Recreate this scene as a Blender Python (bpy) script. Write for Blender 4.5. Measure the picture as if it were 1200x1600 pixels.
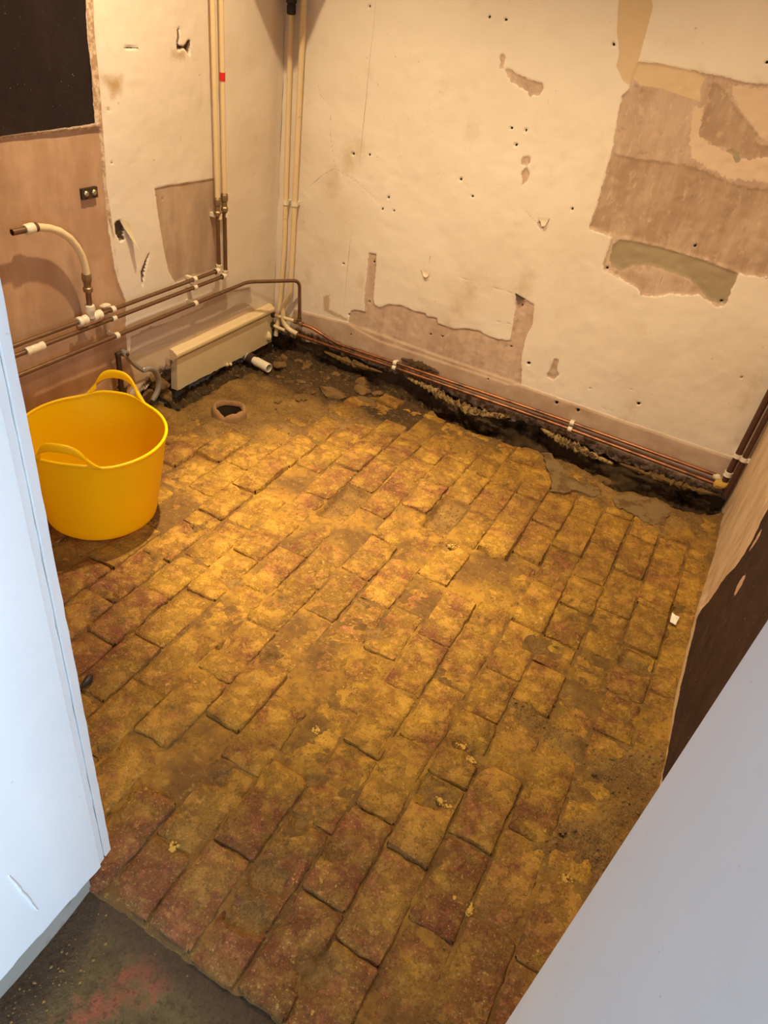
import bpy, bmesh, math, random
import numpy as np
from mathutils import Vector, Matrix

for o in list(bpy.data.objects): bpy.data.objects.remove(o)
COL = bpy.context.scene.collection
SC = bpy.context.scene
# ---------------------------------------------------------------- camera
cam = bpy.data.cameras.new('camera'); camo = bpy.data.objects.new('camera', cam); COL.objects.link(camo)
cam.sensor_fit = 'AUTO'; cam.sensor_width = 36; cam.lens = 25.0962; cam.clip_start = .01
camo.matrix_world = Matrix([[0.875998, -0.375687, 0.302467, 0.0], [0.464068, 0.485665, -0.740791, 0.0], [0.131407, 0.789297, 0.599786, 1.6], [0, 0, 0, 1]])
SC.camera = camo
# ---------------------------------------------------------------- light
LAMP_COL = (1.0, .77, .46); KEY_W = 158; BEAM_W = 450; FILL_W = 120
w = bpy.data.worlds.new('world'); SC.world = w; w.use_nodes = True
w.node_tree.nodes['Background'].inputs[0].default_value = (.62, .78, 1.0, 1); w.node_tree.nodes['Background'].inputs[1].default_value = 1.2
day = bpy.data.lights.new('window_daylight', 'AREA'); day.shape = 'RECTANGLE'; day.size = 1.38; day.size_y = 1.23; day.energy = 130; day.color = (.60, .79, 1.0)
dayo = bpy.data.objects.new('window_daylight', day); COL.objects.link(dayo); dayo.location = (1.88, -1.3, 1.475); dayo.rotation_euler = (math.radians(90), 0, math.radians(90))
SC.view_settings.view_transform = 'Standard'; SC.view_settings.look = 'None'; SC.view_settings.gamma = 1; SC.view_settings.use_curve_mapping = False
SC.view_settings.exposure = 0.0
# ---------------------------------------------------------------- measured data (metres)
XL, YB, XR = -1.99, 2.95, .34
BACK = {'band':[[(-1.8667,0.1931),(-1.7905,0.1961),(-1.5574,0.2158),(-1.0354,0.2072),(-0.651,0.2061),(-0.6508,0.2035),(-0.1578,0.2001),(0.266,0.2033),(0.3342,0.1976),(0.4813,0.0139),(-0.6089,-0.1188),(-1.9281,-0.1002)]],'bare':[[(-1.5505,0.2092),(-1.5499,0.2747),(-1.5245,0.2909),(-1.4718,0.2952),(-1.4837,0.358),(-1.4853,0.4398),(-1.4886,0.5481),(-1.4863,0.5729),(-1.4481,0.5782),(-1.4422,0.482),(-1.4381,0.3715),(-1.4261,0.3438),(-1.3967,0.34),(-1.3555,0.3701),(-1.2899,0.3825),(-1.2223,0.3772),(-1.1627,0.382),(-1.1554,0.372),(-1.1046,0.3794),(-1.0958,0.3565),(-1.0653,0.3558),(-1.0216,0.3521),(-0.9623,0.3728),(-0.8913,0.3831),(-0.8795,0.3768),(-0.8366,0.3703),(-0.7962,0.3732),(-0.7481,0.3838),(-0.7517,0.4295),(-0.757,0.4961),(-0.7617,0.5707),(-0.7347,0.5786),(-0.7089,0.5723),(-0.6832,0.5659),(-0.6705,0.4843),(-0.6831,0.4218),(-0.6818,0.3418),(-0.6478,0.2019),(-0.708,0.1857),(-1.0303,0.1817),(-1.373,0.1775)],[(-0.5545,1.4653),(-0.4763,1.4715),(-0.361,1.4686),(-0.2773,1.4683),(-0.194,1.4647),(-0.1292,1.4696),(-0.0698,1.469),(0.1808,0.9111),(0.1152,0.9105),(0.0472,0.8954),(0.0194,0.8986),(0.02,0.7762),(-0.005,0.7604),(-0.0337,0.7727),(-0.079,0.7867),(-0.0904,0.7851),(-0.1361,0.7676),(-0.1757,0.7644),(-0.2232,0.7362),(-0.2869,0.7261),(-0.3028,0.7472),(-0.3866,0.7676),(-0.4509,0.7794),(-0.4612,0.7977),(-0.459,0.8565),(-0.4577,0.9038),(-0.5538,0.9118),(-0.5507,1.0086),(-0.5537,1.1929),(-0.5594,1.2339),(-0.5679,1.2873),(-0.5745,1.3596),(-0.5592,1.3819),(-0.5597,1.4267)],[(-1.0204,1.3679),(-1.0009,1.3744),(-0.9725,1.3622),(-0.9458,1.3564),(-0.9113,1.352),(-0.8694,1.3502),(-0.8567,1.3341),(-0.867,1.3118),(-0.8967,1.3046),(-0.9013,1.2906),(-0.9159,1.3136),(-0.9317,1.3192),(-0.9628,1.3249),(-0.9819,1.3333),(-1.0024,1.347)],[(-1.0526,1.4052),(-1.0431,1.4146),(-1.0269,1.4105),(-1.0269,1.3938),(-1.031,1.3797),(-1.0256,1.3718),(-1.0417,1.3679),(-1.0424,1.388)],[(-0.8797,1.1004),(-0.8499,1.1103),(-0.8423,1.0855),(-0.8537,1.0755),(-0.8771,1.0705)],[(-0.8569,1.071),(-0.8348,1.0512),(-0.8377,1.0227),(-0.8609,0.9955),(-0.8551,1.0212),(-0.8694,1.0414)],[(-0.5369,0.3689),(-0.5179,0.3698),(-0.5124,0.3215),(-0.4947,0.3051),(-0.5152,0.2751),(-0.5493,0.2802)],[(-0.7585,0.8832),(-0.7358,0.9051),(-0.7103,0.9032),(-0.7293,0.8822),(-0.7391,0.8591)]],'cream':[[(-0.6807,1.645),(-0.6516,1.5367),(-0.6241,1.4793),(-0.6214,1.4421),(-0.5855,1.4032),(-0.5603,1.3959),(-0.5541,1.4641),(-0.5595,1.6604)],[(-0.5545,1.4653),(-0.4763,1.4715),(-0.361,1.4686),(-0.3245,1.4562),(-0.3284,1.4215),(-0.3112,1.3868),(-0.3752,1.3945),(-0.4513,1.4036),(-0.5244,1.4007),(-0.5576,1.4207)]],'brown':[[(-0.2861,1.3139),(-0.2909,1.3713),(-0.2847,1.3915),(-0.3034,1.4382),(-0.2833,1.449),(-0.2331,1.4194),(-0.1816,1.3786),(-0.1417,1.3575),(-0.1011,1.327),(-0.0959,1.2989),(-0.049,1.3018),(-0.0036,1.2916),(-0.0372,1.2748),(-0.0919,1.2569),(-0.1321,1.2518),(-0.1816,1.2684),(-0.2356,1.2775),(-0.2752,1.2896)],[(-0.5455,1.1803),(-0.4781,1.18),(-0.3723,1.188),(-0.2996,1.1963),(-0.2233,1.1917),(-0.1431,1.1744),(-0.0692,1.17),(0.0578,1.1849),(0.1777,0.918),(0.0451,0.9003),(-0.1127,0.9121),(-0.2716,0.9135),(-0.3866,0.9156),(-0.4606,0.9127),(-0.5475,0.919)]],'light':[[(-0.3299,1.3707),(-0.2965,1.3767),(-0.2698,1.2907),(-0.2344,1.2744),(-0.1804,1.2653),(-0.1243,1.2501),(-0.0462,1.2795),(0.0195,1.2702),(0.0522,1.1973),(-0.0448,1.1961),(-0.1404,1.1854),(-0.2123,1.201),(-0.2793,1.2213),(-0.3104,1.2827)],[(-0.2418,1.4487),(-0.0685,1.4662),(0.0088,1.2941),(-0.0935,1.3253),(-0.143,1.3605),(-0.1922,1.3955)]],'green':[[(-0.4483,0.8756),(-0.4312,0.9001),(-0.384,0.9082),(-0.2716,0.9135),(-0.1107,0.9071),(0.0171,0.8949),(0.0185,0.7799),(-0.0381,0.7739),(-0.0919,0.8094),(-0.1351,0.8283),(-0.2442,0.8388),(-0.2936,0.8392),(-0.3531,0.8188),(-0.3861,0.7914),(-0.4218,0.7959),(-0.4425,0.8195)],[(-0.1837,1.2646),(-0.1619,1.2724),(-0.134,1.2648),(-0.1191,1.2411),(-0.1322,1.235),(-0.1556,1.257)]],'stain':[[(-1.7065,0.3031),(-1.6721,0.3239),(-1.6671,0.25),(-1.5595,0.2338),(-1.5637,0.2182),(-1.6688,0.2298),(-1.6965,0.2357)]]}
BACK_HOLES = [(-1.6095,1.4808,0.006),(-1.1162,1.5147,0.006),(-1.0542,1.5156,0.006),(-0.9479,1.1872,0.006),(-0.8895,1.1897,0.006),(-0.9158,1.1344,0.006),(-1.6189,0.9583,0.006),(-1.5387,0.9715,0.006),(-1.1117,0.9679,0.006),(-1.4246,0.826,0.006),(-1.0491,0.9173,0.006),(-0.6524,1.5011,0.006),(-0.6373,0.9649,0.006),(-0.1611,0.9461,0.006),(-0.4424,0.7877,0.006),(0.0006,0.7853,0.006),(-0.1576,1.527,0.006),(-1.4472,0.773,0.0055),(-1.39,0.7794,0.0055),(-1.4571,0.539,0.0055),(-1.4558,0.3496,0.0055),(-0.7358,0.5464,0.0055),(-0.7384,0.3576,0.0055),(-1.1229,0.2928,0.0055),(-1.0631,0.3014,0.0055),(-1.5296,0.1659,0.0055),(-1.6127,0.49,0.0055),(-0.8014,0.1795,0.0055),(-1.5561,0.2566,0.0055),(-0.6424,0.3106,0.008),(-0.1429,0.2952,0.008),(-0.4713,0.1804,0.008),(-0.3709,0.1803,0.008),(-0.3548,0.2928,0.004),(-0.1074,0.3495,0.004),(0.1821,0.5328,0.004),(0.1834,0.4196,0.004)]
BACK_LINES = [[(-1.5819,1.5112),(-1.5828,1.2059),(-1.5858,0.7583),(-1.5886,0.5312),(-1.587,0.2417)],[(-1.8157,1.1814),(-1.8019,1.1447),(-1.7463,1.115),(-1.7371,1.003),(-1.7008,0.8831),(-1.5891,0.8552),(-1.4749,0.802)],[(-1.7008,0.8831),(-1.7527,0.8501),(-1.8469,0.7619)],[(-1.0403,0.5893),(-0.9276,0.5835),(-0.8251,0.5896),(-0.7504,0.5833)],[(-1.2296,0.57),(-1.1912,0.5634),(-1.1874,0.6379)],[(-0.7244,0.912),(-0.7568,0.8837),(-0.8193,0.9136)],[(-0.2272,1.0768),(-0.2348,1.1257)],[(-0.2328,0.8189),(-0.2275,0.7366)],[(-0.1018,1.0554),(-0.0778,1.1046)],[(-0.2168,0.3427),(-0.1783,0.3478)],[(-0.291,0.2246),(-0.2291,0.2273)],[(-0.8549,0.4465),(-0.7569,0.4573),(-0.7057,0.4879)]]
SMUDGE = [(-0.7484,0.6264,0.06),(-0.7549,0.5857,0.03),(-0.9737,0.5419,0.05),(-1.0171,0.4562,0.045),(-1.0471,0.3717,0.04),(-1.6359,0.9312,0.07),(-1.7058,0.825,0.07),(-1.5939,0.9776,0.04),(0.2308,0.4521,0.04),(0.2364,0.5242,0.03),(0.268,0.2746,0.035),(-0.1566,0.2774,0.03),(-0.1697,0.1938,0.03),(-1.0997,1.1423,0.022),(-1.5041,0.4344,0.04),(-1.8052,0.3808,0.03)]
LEFT = {'dark':[[(1.409,1.4942),(1.9086,1.5333),(1.8946,1.3805),(1.8922,1.3159),(1.8923,1.2319),(1.8864,1.084),(1.761,1.0808),(1.6642,1.0797),(1.2952,1.0749)]],'strip':[[(1.9086,1.5333),(1.9402,1.5358),(1.9224,1.3651),(1.9212,1.2138),(1.9171,1.0685),(1.9099,0.8919),(1.9209,0.7736),(1.926,0.6946),(1.9017,0.7878),(1.9011,0.9538),(1.9061,1.0694),(1.2936,1.069),(1.2976,1.0839),(1.6642,1.0797),(1.8864,1.084),(1.8923,1.266),(1.8946,1.3805)]],'bare':[[(1.2976,1.0839),(1.6638,1.078),(1.891,1.0781),(1.9103,1.0596),(1.9042,0.8927),(1.9019,0.7441),(1.9146,0.6045),(1.929,0.5409),(1.951,0.4781),(1.9391,0.347),(1.937,0.2388),(1.9661,0.1133),(1.7232,-0.0797),(1.0116,0.0303)]],'tan':[[(2.1431,0.8486),(2.212,0.8502),(2.3499,0.8429),(2.491,0.841),(2.514,0.7073),(2.5068,0.4654),(2.4243,0.4626),(2.3332,0.4736),(2.2302,0.4722),(2.1957,0.5255),(2.1733,0.6195),(2.1548,0.7438)]],'pale':[[(1.9391,0.2577),(2.7514,0.2203),(3.1275,0.1721),(3.1458,-0.013),(2.1947,0.1244),(2.1428,0.1054),(2.0456,0.1108),(1.8639,0.1151),(1.6761,0.1459)]],'grey':[[(1.9612,0.3242),(2.066,0.3307),(2.1911,0.3154),(2.3972,0.3209),(2.4712,0.3616),(2.7482,0.3204),(2.7617,0.2335),(2.2865,0.2188),(2.1195,0.2251),(1.9519,0.2416)]],'hole':[[(1.9347,0.7629),(1.9588,0.7705),(1.9813,0.7404),(1.9677,0.7147),(1.9764,0.6987),(1.952,0.6941),(1.9339,0.726)],[(2.1014,0.6337),(2.0741,0.604),(2.0439,0.5597),(2.0439,0.4883),(2.0622,0.5553),(2.0859,0.6065)],[(2.3007,1.3481),(2.3088,1.3482),(2.3031,1.2976),(2.3278,1.2936),(2.3599,1.3174),(2.3624,1.3095),(2.3574,1.2652),(2.3276,1.2896),(2.2883,1.2803)],[(2.0368,1.2935),(2.1058,1.2918),(2.1096,1.2814),(2.1029,1.2874),(2.0364,1.2906)]],'stain':[[(1.9326,1.212),(2.0184,1.2094),(2.0079,1.1718),(1.9709,1.1581),(1.952,1.1891)],[(2.2691,1.278),(2.3269,1.2776),(2.326,1.2616),(2.264,1.2623)]]}
LEFT_LINES = [[(2.1415,0.8423),(2.3188,0.8462),(2.4802,0.8416)],[(1.9197,0.8594),(1.9157,0.7341),(1.9256,0.6078),(1.9301,0.5366)],[(2.2992,1.0386),(2.2937,0.9943)]]
LEFT_HOLES = [(2.1843,0.8076,0.005),(2.1468,0.8228,0.005),(2.3481,1.1912,0.005),(1.9486,1.1209,0.005),(1.943,0.9623,0.005),(2.406,0.9415,0.005),(2.6609,1.0924,0.005),(1.9953,0.8047,0.005)]
RIGHT = {'dark':[[(2.0216,0.7555),(2.0018,0.5529),(2.0086,0.512),(1.9943,0.4527),(1.9896,0.39),(2.0054,0.3203),(2.0658,0.2356),(2.1001,0.1009),(2.1343,0.037),(2.0864,0.0098),(2.0147,-0.0133),(1.8813,-0.011),(1.7354,-0.0146),(1.4731,0.0256),(1.2861,0.0364),(0.7547,0.328),(0.5118,0.8873)]]}
FLOOR = {'dirt':[[(-2.0564,2.0364),(-1.8006,1.9075),(-1.6398,1.8541),(-1.5019,1.8788),(-1.4142,2.0109),(-1.356,2.1535),(-1.274,2.2222),(-1.2385,2.3728),(-1.1844,2.4469),(-1.1678,2.6073),(-1.2641,2.6786),(-1.26,2.8316),(-1.112,2.8133),(-0.8991,2.7871),(-0.7176,2.8162),(-0.4632,2.7985),(-0.534,3.2238),(-1.1661,3.3934),(-1.9317,3.3253),(-2.1821,3.068),(-2.235,2.3759)],[(-0.9362,2.8714),(-0.7262,2.8383),(-0.4957,2.8053),(-0.2942,2.5348),(-0.0566,2.5565),(0.0828,2.5096),(0.3114,2.6581),(0.3332,2.9137),(-0.0055,2.8214),(-0.483,2.9568)]],'pile':[[(0.1478,1.3995),(0.1825,1.4054),(0.2441,1.4503),(0.3203,1.5194),(0.3703,1.4847),(0.277,1.0466),(0.1411,1.0839),(0.1491,1.1404),(0.2182,1.2237),(0.2345,1.2967),(0.1582,1.3248)],[(-0.0938,1.4177),(-0.0372,1.4828),(0.0186,1.4794),(0.0224,1.4164),(0.1026,1.4313),(0.1478,1.3995),(0.1582,1.3248),(0.1022,1.3344),(0.023,1.3543),(-0.0144,1.3544)],[(0.1109,1.0503),(0.133,1.111),(0.1785,1.153),(0.2189,1.1551),(0.1792,1.1208),(0.1445,1.0619),(0.1292,1.0434)]]}
PITS = [(-0.5422,1.4343,0.035),(-0.6126,2.1365,0.05),(-1.0294,1.3547,0.035),(-0.8523,1.3999,0.035),(-0.7447,1.1629,0.022),(-0.4044,0.6489,0.04),(-0.3753,0.6507,0.03),(-0.4034,0.5564,0.03),(-0.3721,0.565,0.03),(-0.1747,1.0297,0.04),(-0.1381,1.0387,0.03),(-0.0891,1.6759,0.04),(-0.0361,1.6745,0.03),(0.1738,1.7811,0.04),(0.2138,1.7837,0.035),(0.1676,1.1041,0.03),(-0.2959,0.7763,0.025),(-0.4027,0.7939,0.02),(-0.6288,0.7866,0.025),(-0.2026,0.5344,0.03),(-0.1952,0.5586,0.025),(-1.2981,1.483,0.022),(-1.2719,1.5251,0.02),(-1.2948,1.2919,0.02),(-1.313,1.0859,0.02),(-1.2742,1.1036,0.015),(-0.9168,0.6947,0.02),(-0.5315,1.9522,0.03),(-0.1065,1.199,0.03),(-0.1656,1.207,0.025),(-0.4463,0.9036,0.02),(-0.376,2.0026,0.02),(-0.7027,1.9836,0.03),(0.2684,2.1281,0.02),(-0.8805,1.1217,0.015),(-1.2553,0.9965,0.015)]
LIME = [(-0.1714,1.1344,0.03,0.022),(-0.1587,1.1997,0.022,0.016),(-0.1276,1.174,0.02,0.016),(-0.14,1.0234,0.02,0.012),(-0.1154,1.019,0.014,0.01),(-0.3421,1.1928,0.014,0.008),(-0.3528,1.1561,0.008,0.008),(0.1857,1.0078,0.018,0.012),(-0.0196,0.8325,0.01,0.02),(0.0194,0.8245,0.008,0.018),(-0.5133,1.9571,0.03,0.014),(-1.2749,1.1306,0.018,0.014),(-0.8687,0.9375,0.012,0.012),(-0.5074,1.0302,0.012,0.014),(-0.2924,2.1544,0.025,0.02),(-0.7277,0.6641,0.02,0.016),(-0.6095,0.5938,0.014,0.018)]
SLAB1 = [(-0.4388,2.7851),(-0.4043,2.8025),(-0.344,2.7333),(-0.2847,2.6783),(-0.2189,2.6615),(-0.145,2.6621),(-0.1313,2.6255),(-0.1635,2.591),(-0.2364,2.5899),(-0.2614,2.5326),(-0.3178,2.5068),(-0.3364,2.5973),(-0.3907,2.6954)]
SLAB2 = [(-0.0856,2.6427),(-0.0198,2.7132),(0.1019,2.7337),(0.144,2.6938),(0.1294,2.5785),(0.0846,2.5443),(0.046,2.5659),(-0.0191,2.5855),(-0.0636,2.5867)]
# ---------------------------------------------------------------- helpers
def rnd(a, b): return random.uniform(a, b)

def hash2(ix, iy, seed):
    h = (ix.astype(np.int64)*374761393 + iy.astype(np.int64)*668265263 + seed*1442695041) & 0xffffffff
    h = ((h ^ (h >> 13))*1274126177) & 0xffffffff
    return ((h ^ (h >> 16)) & 0xffff)/65535.0

def vnoise(x, y, seed=0):
    ix = np.floor(x); iy = np.floor(y); fx = x-ix; fy = y-iy
    fx = fx*fx*(3-2*fx); fy = fy*fy*(3-2*fy)
    a = hash2(ix, iy, seed); b = hash2(ix+1, iy, seed); c = hash2(ix, iy+1, seed); d = hash2(ix+1, iy+1, seed)
    return (a*(1-fx)+b*fx)*(1-fy)+(c*(1-fx)+d*fx)*fy

def fbm(x, y, f, octv=4, seed=0):
    """0..1 fractal value noise at frequency f per metre"""
    s = 0; amp = 1; t = 0
    x = np.asarray(x, float); y = np.asarray(y, float)
    for o in range(octv):
        s = s+amp*vnoise(x*f+17.3*o, y*f-9.1*o, seed+o*7); t += amp; amp *= .5; f *= 2.03
    return s/t

def sstep(a, b, x):
    t = np.clip((x-a)/(b-a), 0, 1); return t*t*(3-2*t)

def sdf(poly, X, Y):
    """signed distance, positive inside"""
    d = np.full(X.shape, 1e9); ins = np.zeros(X.shape, bool); n = len(poly)
    for i in range(n):
        ax, ay = poly[i]; bx, by = poly[(i+1) % n]
        ex, ey = bx-ax, by-ay; L = ex*ex+ey*ey+1e-12
        t = np.clip(((X-ax)*ex+(Y-ay)*ey)/L, 0, 1)
        d = np.minimum(d, (X-ax-t*ex)**2+(Y-ay-t*ey)**2)
        cond = ((ay > Y) != (by > Y))
        xi = ax+(Y-ay)/(ey if abs(ey) > 1e-9 else 1e-9)*ex
        ins ^= cond & (X < xi)
    d = np.sqrt(d)
    return np.where(ins, d, -d)

def sdfs(polys, X, Y):
    r = np.full(X.shape, -1.0)
    for p in polys: r = np.maximum(r, sdf(p, X, Y))
    return np.clip(r, -.25, .25)

def linedist(line, X, Y):
    d = np.full(X.shape, 1e9)
    for (ax, ay), (bx, by) in zip(line[:-1], line[1:]):
        ex, ey = bx-ax, by-ay; L = ex*ex+ey*ey+1e-12
        t = np.clip(((X-ax)*ex+(Y-ay)*ey)/L, 0, 1)
        d = np.minimum(d, (X-ax-t*ex)**2+(Y-ay-t*ey)**2)
    return np.sqrt(d)

def link(o, parent=None):
    COL.objects.link(o)
    if parent is not None: o.parent = parent
    return o

def mesh_obj(name, verts, faces, mat, parent=None, smooth=True):
    me = bpy.data.meshes.new(name)
    me.from_pydata([tuple(map(float, v)) for v in verts], [], [tuple(map(int, f)) for f in faces])
    me.materials.append(M[mat] if isinstance(mat, str) else mat)
    if smooth: me.polygons.foreach_set('use_smooth', [True]*len(me.polygons))
    me.update()
    return link(bpy.data.objects.new(name, me), parent)

def tag(o, label=None, cat=None, group=None, kind=None):
    if label: o['label'] = label
    if cat: o['category'] = cat
    if group: o['group'] = group
    if kind: o['kind'] = kind
    return o

def empty(name, loc, label, cat, group=None):
    o = bpy.data.objects.new(name, None); o.empty_display_size = .05; o.location = loc
    link(o); return tag(o, label, cat, group)

def place(o, parent):
    """keep the mesh in world coordinates under a parent that only translates"""
    o.parent = parent
    for v in (0, 1, 2): o.location[v] = -parent.location[v]
    return o

class MB:
    def __init__(s): s.v = []; s.f = []
    def add(s, v, f):
        n = len(s.v); s.v += [tuple(q) for q in v]; s.f += [tuple(i+n for i in q) for q in f]; return s
    def box(s, a, b):
        (x0, y0, z0), (x1, y1, z1) = a, b
        return s.add([(x0,y0,z0),(x1,y0,z0),(x1,y1,z0),(x0,y1,z0),(x0,y0,z1),(x1,y0,z1),(x1,y1,z1),(x0,y1,z1)],
                     [(0,3,2,1),(4,5,6,7),(0,1,5,4),(1,2,6,5),(2,3,7,6),(3,0,4,7)])
    def tube(s, pts, r, seg=12, fil=0, cap=True, inner=None):
        P = fillet([Vector(p) for p in pts], fil) if fil else [Vector(p) for p in pts]
        R = r if isinstance(r, (list, tuple)) else [r]*len(P)
        rings = []; T0 = None; N = None
        for i, p in enumerate(P):
            t = (P[min(i+1, len(P)-1)]-P[max(i-1, 0)]).normalized()
            if N is None:
                N = t.orthogonal().normalized()
            else:
                q = T0.rotation_difference(t); N = (q @ N).normalized()
            T0 = t; B = t.cross(N)
            rings.append([p+(N*math.cos(2*math.pi*k/seg)+B*math.sin(2*math.pi*k/seg))*R[i] for k in range(seg)])
        v = [q for rg in rings for q in rg]; f = []
        for i in range(len(P)-1):
            for k in range(seg):
                a = i*seg+k; b = i*seg+(k+1) % seg
                f.append((a, b, b+seg, a+seg))
        if cap: f += [tuple(reversed(range(seg))), tuple(range((len(P)-1)*seg, len(P)*seg))]
        return s.add(v, f)
    def lathe(s, base, axis, prof, seg=16, cap=True):
        """prof: list of (distance along axis, radius)"""
        base = Vector(base); ax = Vector(axis).normalized(); N = ax.orthogonal().normalized(); B = ax.cross(N)
        v = []; f = []
        for d, r in prof:
            v += [base+ax*d+(N*math.cos(2*math.pi*k/seg)+B*math.sin(2*math.pi*k/seg))*r for k in range(seg)]
        for i in range(len(prof)-1):
            for k in range(seg):
                a = i*seg+k; b = i*seg+(k+1) % seg
                f.append((a, b, b+seg, a+seg))
        if cap: f += [tuple(reversed(range(seg))), tuple(range((len(prof)-1)*seg, len(prof)*seg))]
        return s.add(v, f)
    def obj(s, name, mat, parent=None, smooth=True):
        o = mesh_obj(name, s.v, s.f, mat, None, smooth)
        if smooth:
            me = o.data
            try: me.set_sharp_from_angle(angle=math.radians(40))
            except Exception: pass
        if parent is not None: place(o, parent)
        return o

def fillet(P, r, n=6):
    out = [P[0]]
    for i in range(1, len(P)-1):
        a, b, c = P[i-1], P[i], P[i+1]
        u = (a-b); w = (c-b); d = min(r, u.length*.48, w.length*.48)
        p0 = b+u.normalized()*d; p1 = b+w.normalized()*d
        for k in range(n+1):
            t = k/n; out.append(p0*(1-t)**2+b*2*t*(1-t)+p1*t*t)
    out.append(P[-1]); return out

def grid_obj(name, X, Y, Zc, mats, attrs, extra=None, kind=None):
    """X,Y,Zc 2-D arrays of world coordinates -> one mesh with float point attributes"""
    ny, nx = X.shape
    co = np.stack([X, Y, Zc], -1).reshape(-1, 3)
    idx = np.arange(nx*ny).reshape(ny, nx)
    q = np.stack([idx[:-1, :-1], idx[:-1, 1:], idx[1:, 1:], idx[1:, :-1]], -1).reshape(-1, 4)
    nb = len(co)
    if extra is not None:
        ev, ef = extra; co = np.concatenate([co, np.array(ev, float)]); q = np.concatenate([q, np.array(ef)+nb])
    me = bpy.data.meshes.new(name)
    me.vertices.add(len(co)); me.vertices.foreach_set('co', co.astype(np.float32).ravel())
    me.loops.add(q.size); me.loops.foreach_set('vertex_index', q.astype(np.int32).ravel())
    me.polygons.add(len(q)); me.polygons.foreach_set('loop_start', np.arange(0, q.size, 4, dtype=np.int32))
    me.polygons.foreach_set('loop_total', np.full(len(q), 4, dtype=np.int32))
    me.polygons.foreach_set('use_smooth', np.ones(len(q), bool))
    me.update(calc_edges=True)
    for k, a in attrs.items():
        at = me.attributes.new(k, 'FLOAT', 'POINT')
        vals = np.concatenate([a.ravel(), np.full(len(co)-nb, -.25)]).astype(np.float32)
        at.data.foreach_set('value', vals)
    me.materials.append(M[mats]); me.validate()
    o = link(bpy.data.objects.new(name, me))
    if kind: o['kind'] = kind
    return o

# ---------------------------------------------------------------- materials
M = {}
class NT:
    def __init__(s, name):
        m = bpy.data.materials.new(name); m.use_nodes = True; M[name] = m
        s.t = m.node_tree; s.b = s.t.nodes['Principled BSDF']; s.m = m
        s.pos = s.n('ShaderNodeNewGeometry').outputs['Position']
    def n(s, typ, **kw):
        x = s.t.nodes.new(typ)
        for k, v in kw.items(): setattr(x, k, v)
        return x
    def lk(s, a, b): s.t.links.new(a, b)
    def set(s, sock, v):
        if isinstance(v, (int, float)): sock.default_value = v
        elif isinstance(v, tuple): sock.default_value = v if len(v) == 4 else v+(1,)
        else: s.lk(v, sock)
    def math(s, op, a, b=0., c=None):
        x = s.n('ShaderNodeMath', operation=op); s.set(x.inputs[0], a); s.set(x.inputs[1], b)
        if c is not None: s.set(x.inputs[2], c)
        return x.outputs[0]
    def noise(s, scale, detail=4, rough=.55, vec=None, dist=0., out='Fac'):
        x = s.n('ShaderNodeTexNoise'); s.lk(vec or s.pos, x.inputs['Vector'])
        x.inputs['Scale'].default_value = scale; x.inputs['Detail'].default_value = detail
        x.inputs['Roughness'].default_value = rough; x.inputs['Distortion'].default_value = dist
        return x.outputs[out]
    def ramp(s, fac, a, b, va=0., vb=1.):
        x = s.n('ShaderNodeMapRange', interpolation_type='SMOOTHSTEP'); s.set(x.inputs[0], fac)
        x.inputs[1].default_value = a; x.inputs[2].default_value = b; x.inputs[3].default_value = va; x.inputs[4].default_value = vb
        return x.outputs[0]
    def mix(s, fac, a, b, mode='MIX'):
        x = s.n('ShaderNodeMix', data_type='RGBA', blend_type=mode); s.set(x.inputs[0], fac); s.set(x.inputs[6], a); s.set(x.inputs[7], b)
        return x.outputs[2]
    def attr(s, name):
        return s.n('ShaderNodeAttribute', attribute_name=name).outputs['Fac']
    def objrand(s): return s.n('ShaderNodeObjectInfo').outputs['Random']
    def stretch(s, sx, sy, sz):
        x = s.n('ShaderNodeVectorMath', operation='MULTIPLY'); s.lk(s.pos, x.inputs[0]); x.inputs[1].default_value = (sx, sy, sz); return x.outputs[0]
    def mask(s, name, nz, amp, w=.0012):
        """threshold of a signed distance with a ragged edge"""
        v = s.math('ADD', s.attr(name), s.math('MULTIPLY', s.math('SUBTRACT', nz, .5), amp))
        return s.ramp(v, -w, w)
    def bump(s, h, strength=.4, dist=.004):
        x = s.n('ShaderNodeBump'); x.inputs['Strength'].default_value = strength; x.inputs['Distance'].default_value = dist
        s.set(x.inputs['Height'], h); s.lk(x.outputs[0], s.b.inputs['Normal'])
    def out(s, col, rough=.8, metal=0., spec=.3):
        s.set(s.b.inputs['Base Color'], col); s.set(s.b.inputs['Roughness'], rough); s.set(s.b.inputs['Metallic'], metal)
        s.b.inputs['Specular IOR Level'].default_value = spec

def simple(name, a, b=None, scale=20, rough=.5, metal=0., spec=.4, bump=0., dirt=None, dscale=30, dlo=.55, dhi=.75):
    t = NT(name)
    col = t.mix(t.noise(scale, 5), a, b or a)
    if dirt: col = t.mix(t.ramp(t.noise(dscale, 6, .65), dlo, dhi), col, dirt)
    t.out(col, rough, metal, spec)
    if bump: t.bump(t.noise(scale*4, 5), bump, .003)
    return t

PAINT = (.80, .70, .585); PAINT2 = (.72, .61, .49)
BARE = (.47, .325, .23); BARE2 = (.59, .43, .32)
def wall_base(t):
    big = t.noise(1.6, 4); mid = t.noise(9, 5, .6); fine = t.noise(60, 5, .6)
    col = t.mix(t.ramp(big, .35, .7), PAINT, PAINT2)
    col = t.mix(t.ramp(mid, .58, .78, 0, .35), col, (.62, .49, .34))
    specks = t.ramp(t.noise(85, 2, .5), .72, .76, 0, .55)
    gate = t.ramp(t.noise(3.1, 3), .45, .6)
    col = t.mix(t.math('MULTIPLY', specks, gate), col, (.30, .20, .12))
    return col, big, mid, fine

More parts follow.
